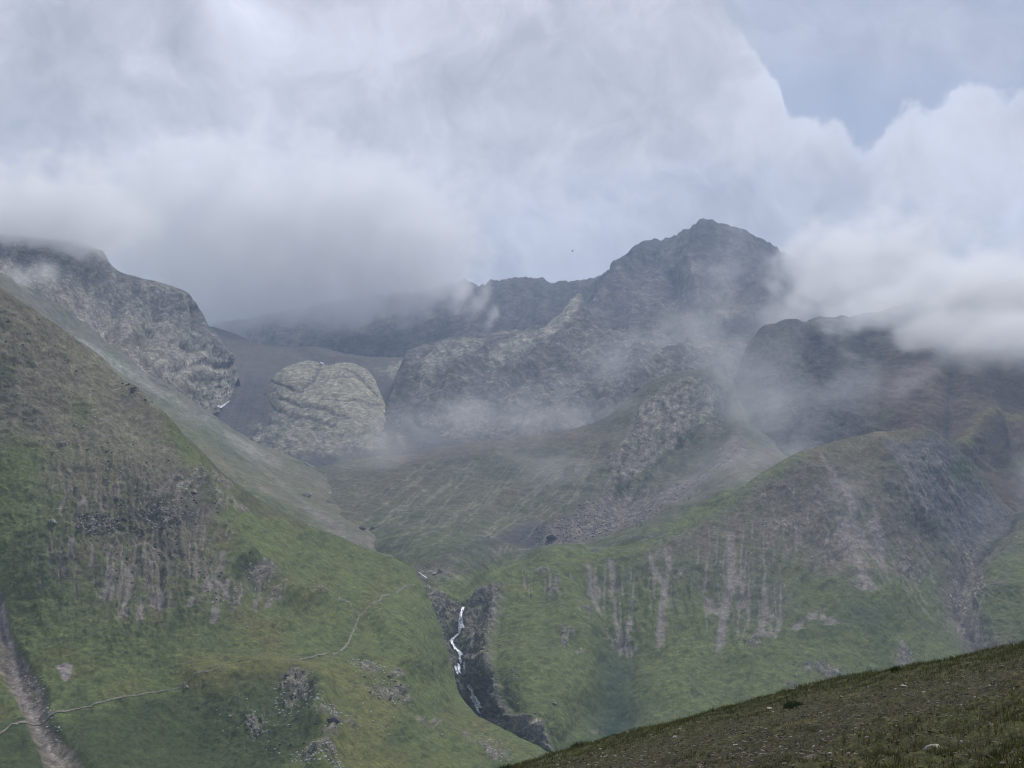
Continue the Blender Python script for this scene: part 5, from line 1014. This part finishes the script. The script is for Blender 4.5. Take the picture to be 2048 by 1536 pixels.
def cloud(name, blobs, res, dens, nscale, thr, soft, detail=5, k=1.0, col=(1, 1, 1), seedoff=0.0, stretch=(1, 1, 1), aniso=0.2, rough=0.6, dist=0.0, pad=2.1):
    """a bank of cloud or mist as a real volume: soft lumps torn by noise. blob = photo x, photo y, distance, half width, half height (photo px), half depth (m), tilt, amount"""
    cs = []
    for b in blobs:
        p = P3(b[0], b[1], b[2]); rx = b[3]*b[2]/F; rz = b[4]*b[2]/F; cs.append((p, rx, b[5], rz, b[6], b[7]))
    lo = np.array([1e9]*3); hi = -lo
    for p, rx, ry, rz, rot, a in cs:
        c_, s_ = abs(math.cos(math.radians(rot))), abs(math.sin(math.radians(rot)))
        e = np.array([math.hypot(rx*c_, rz*s_), ry, math.hypot(rx*s_, rz*c_)])*pad
        lo = np.minimum(lo, p-e); hi = np.maximum(hi, p+e)
    me = bpy.data.meshes.new(name); o = bpy.data.objects.new(name, me); sc.collection.objects.link(o)
    ng = bpy.data.node_groups.new(name+'_density', 'GeometryNodeTree')
    ng.interface.new_socket('Geometry', in_out='OUTPUT', socket_type='NodeSocketGeometry')
    T = NT(ng); pos = T.new('GeometryNodeInputPosition').outputs[0]
    acc = None
    for p, rx, ry, rz, rot, a in cs:
        v = T.vmath('SUBTRACT', pos, tuple(p))
        if rot:
            r = T.new('ShaderNodeVectorRotate', rotation_type='Y_AXIS'); T.l.new(v, r.inputs['Vector']); r.inputs['Angle'].default_value = math.radians(rot); v = r.outputs[0]
        v = T.vmath('MULTIPLY', v, (1/rx, 1/ry, 1/rz)); q = T.vmath('DOT_PRODUCT', v, v)
        e = T.math('EXPONENT', T.math('MULTIPLY', q, -1.0))
        acc = T.math('MULTIPLY', e, a) if acc is None else T.math('MULTIPLY_ADD', e, a, acc)
    npos = T.vmath('MULTIPLY', T.vmath('ADD', pos, (seedoff*1000, seedoff*370, 0)), stretch)
    n = T.noise(npos, 1.0/nscale, detail, rough, dist)
    x = T.math('MULTIPLY_ADD', T.math('SUBTRACT', n, 0.5), k*2.0, T.math('MINIMUM', acc, 1.4))
    x = T.smooth(x, thr, thr+soft)
    x = T.math('MULTIPLY', x, T.math('MULTIPLY', T.smooth(acc, 0.03, 0.3), 1.0))
    vc = T.new('GeometryNodeVolumeCube'); T.put(vc.inputs['Density'], x)
    vc.inputs['Min'].default_value = tuple(lo); vc.inputs['Max'].default_value = tuple(hi)
    for i, ax in enumerate('XYZ'): vc.inputs['Resolution '+ax].default_value = int(max(8, min(420, (hi-lo)[i]/res[i])))
    m = bpy.data.materials.new(name+'_vapour'); m.use_nodes = True; Tm = NT(m.node_tree); Tm.n.clear()
    at = Tm.new('ShaderNodeAttribute', attribute_name='density')
    vs = Tm.new('ShaderNodeVolumeScatter'); vs.inputs['Color'].default_value = (*col, 1); vs.inputs['Anisotropy'].default_value = aniso
    Tm.put(vs.inputs['Density'], Tm.math('MULTIPLY', at.outputs['Fac'], dens))
    om = Tm.new('ShaderNodeOutputMaterial'); Tm.l.new(vs.outputs[0], om.inputs['Volume'])
    m.cycles.volume_step_rate = 1.0 if hasattr(m.cycles, 'volume_step_rate') else 1.0
    sm = T.new('GeometryNodeSetMaterial'); T.l.new(vc.outputs[0], sm.inputs['Geometry']); sm.inputs['Material'].default_value = m
    og = T.new('NodeGroupOutput'); T.l.new(sm.outputs[0], og.inputs[0])
    md = o.modifiers.new('vapour', 'NODES'); md.node_group = ng
    me.materials.append(m); tag(o, kind='stuff')
    print(name, 'box', (hi-lo).round(), [int(max(8, min(420, (hi-lo)[i]/res[i]))) for i in range(3)])
    return o

# banks over the summits: left, middle and right
cloud('cloud', [(-160,420,2450,300,70,120,0,1.3),(60,420,2400,260,66,110,0,1.2),(150,452,2430,150,52,100,0,1.1),(20,320,2450,160,60,110,8,.62),(230,330,2500,110,50,100,-8,.6),(-20,488,2380,160,40,80,-4,1.1),(10,572,1990,100,34,50,10,1.0),(100,540,2030,80,24,40,15,.7)], (7,14,4), .012, 70, .42, 1.0, k=2.2, detail=8, dist=.4, col=(.97,.98,1))
cloud('cloud', [(380,470,3900,160,120,220,0,1.2),(520,480,3900,260,130,240,0,1.3),(700,480,3900,220,120,240,0,1.3),(400,600,3700,120,50,130,0,1.1),(500,618,3700,140,40,130,0,1.1),(620,622,3650,130,36,120,0,1.1),(330,330,3900,120,60,200,10,.62),(560,300,3900,160,60,200,-6,.6),(790,360,3900,130,60,200,12,.62),(860,470,3850,110,60,180,0,.7),(790,560,3800,110,60,180,0,1.0),(720,600,3700,60,40,100,0,.7),(850,590,3700,60,40,120,30,.7)], (10,20,5), .008, 100, .42, 1.0, k=2.2, seedoff=3, detail=8, dist=.4, col=(.97,.98,1))
cloud('cloud', [(925,585,3650,19,50,70,-38,1.0),(955,610,3620,18,46,70,-45,1.0),(985,635,3600,12,40,60,-22,.9),(975,570,3600,14,40,60,12,.7),(890,560,3700,36,40,70,-30,.8)], (6,10,4), .0075, 60, .35, 1.0, k=1.8, seedoff=4, detail=8, dist=.6, rough=.65)
cloud('cloud', [(1750,530,3300,180,90,220,25,1.3),(1900,580,2550,260,84,120,0,1.4),(2150,600,2400,260,100,120,0,1.4),(1780,640,2450,150,40,70,6,1.3),(1900,664,2300,190,46,60,6,1.4),(2060,682,2180,180,50,60,4,1.4),(1650,530,3600,90,60,160,35,1.2),(1600,500,3700,70,50,150,35,.8),(1500,490,3650,40,36,90,-30,.45),(1760,615,2800,110,46,90,10,1.2),(1700,590,3300,90,46,90,20,1.1)], (9,18,5), .013, 90, .42, 1.0, k=2.2, seedoff=5, detail=8, dist=.4, col=(.97,.98,1))
cloud('mist', [(1480,510,3450,60,80,100,-35,.8),(1440,570,3350,90,60,100,0,.7),(1400,640,3000,150,50,120,0,.8),(1540,620,3000,120,60,120,20,.7),(1350,690,2800,150,34,100,0,.7),(1620,600,3000,80,46,90,30,.8)], (9,16,5), .0034, 120, .28, 1.3, k=2.0, seedoff=7, detail=8, dist=.8)
cloud('mist', [(880,860,2080,220,80,80,14,.9),(1040,830,2180,220,50,80,-5,.8),(760,890,2000,120,60,70,30,.6),(1090,930,1880,80,80,60,-35,.9),(1180,750,2450,150,40,80,24,.7),(1310,700,2500,140,50,80,10,.9),(1200,830,2250,150,34,70,10,.6),(1000,930,1950,130,40,60,10,.5)], (8,13,5), .0034, 110, .15, 1.5, k=2.0, seedoff=9, detail=8, dist=.8)
cloud('mist', [(1500,800,2050,70,110,70,-10,.9),(1620,840,1900,120,70,70,15,.9),(1600,905,1760,130,46,50,10,1.0),(1700,1010,1400,80,70,36,-35,.8),(1430,740,2300,100,110,70,20,1.0),(1540,780,2150,180,120,80,30,.6),(1780,770,2050,150,60,70,10,.6),(2050,950,1650,44,100,50,0,1.0),(1460,950,1620,110,60,50,20,.7),(1720,920,1600,150,26,36,-5,.8),(1560,690,2400,90,60,50,0,.5)], (8,11,5), .0040, 110, .15, 1.5, k=2.0, seedoff=11, detail=8, dist=.8)
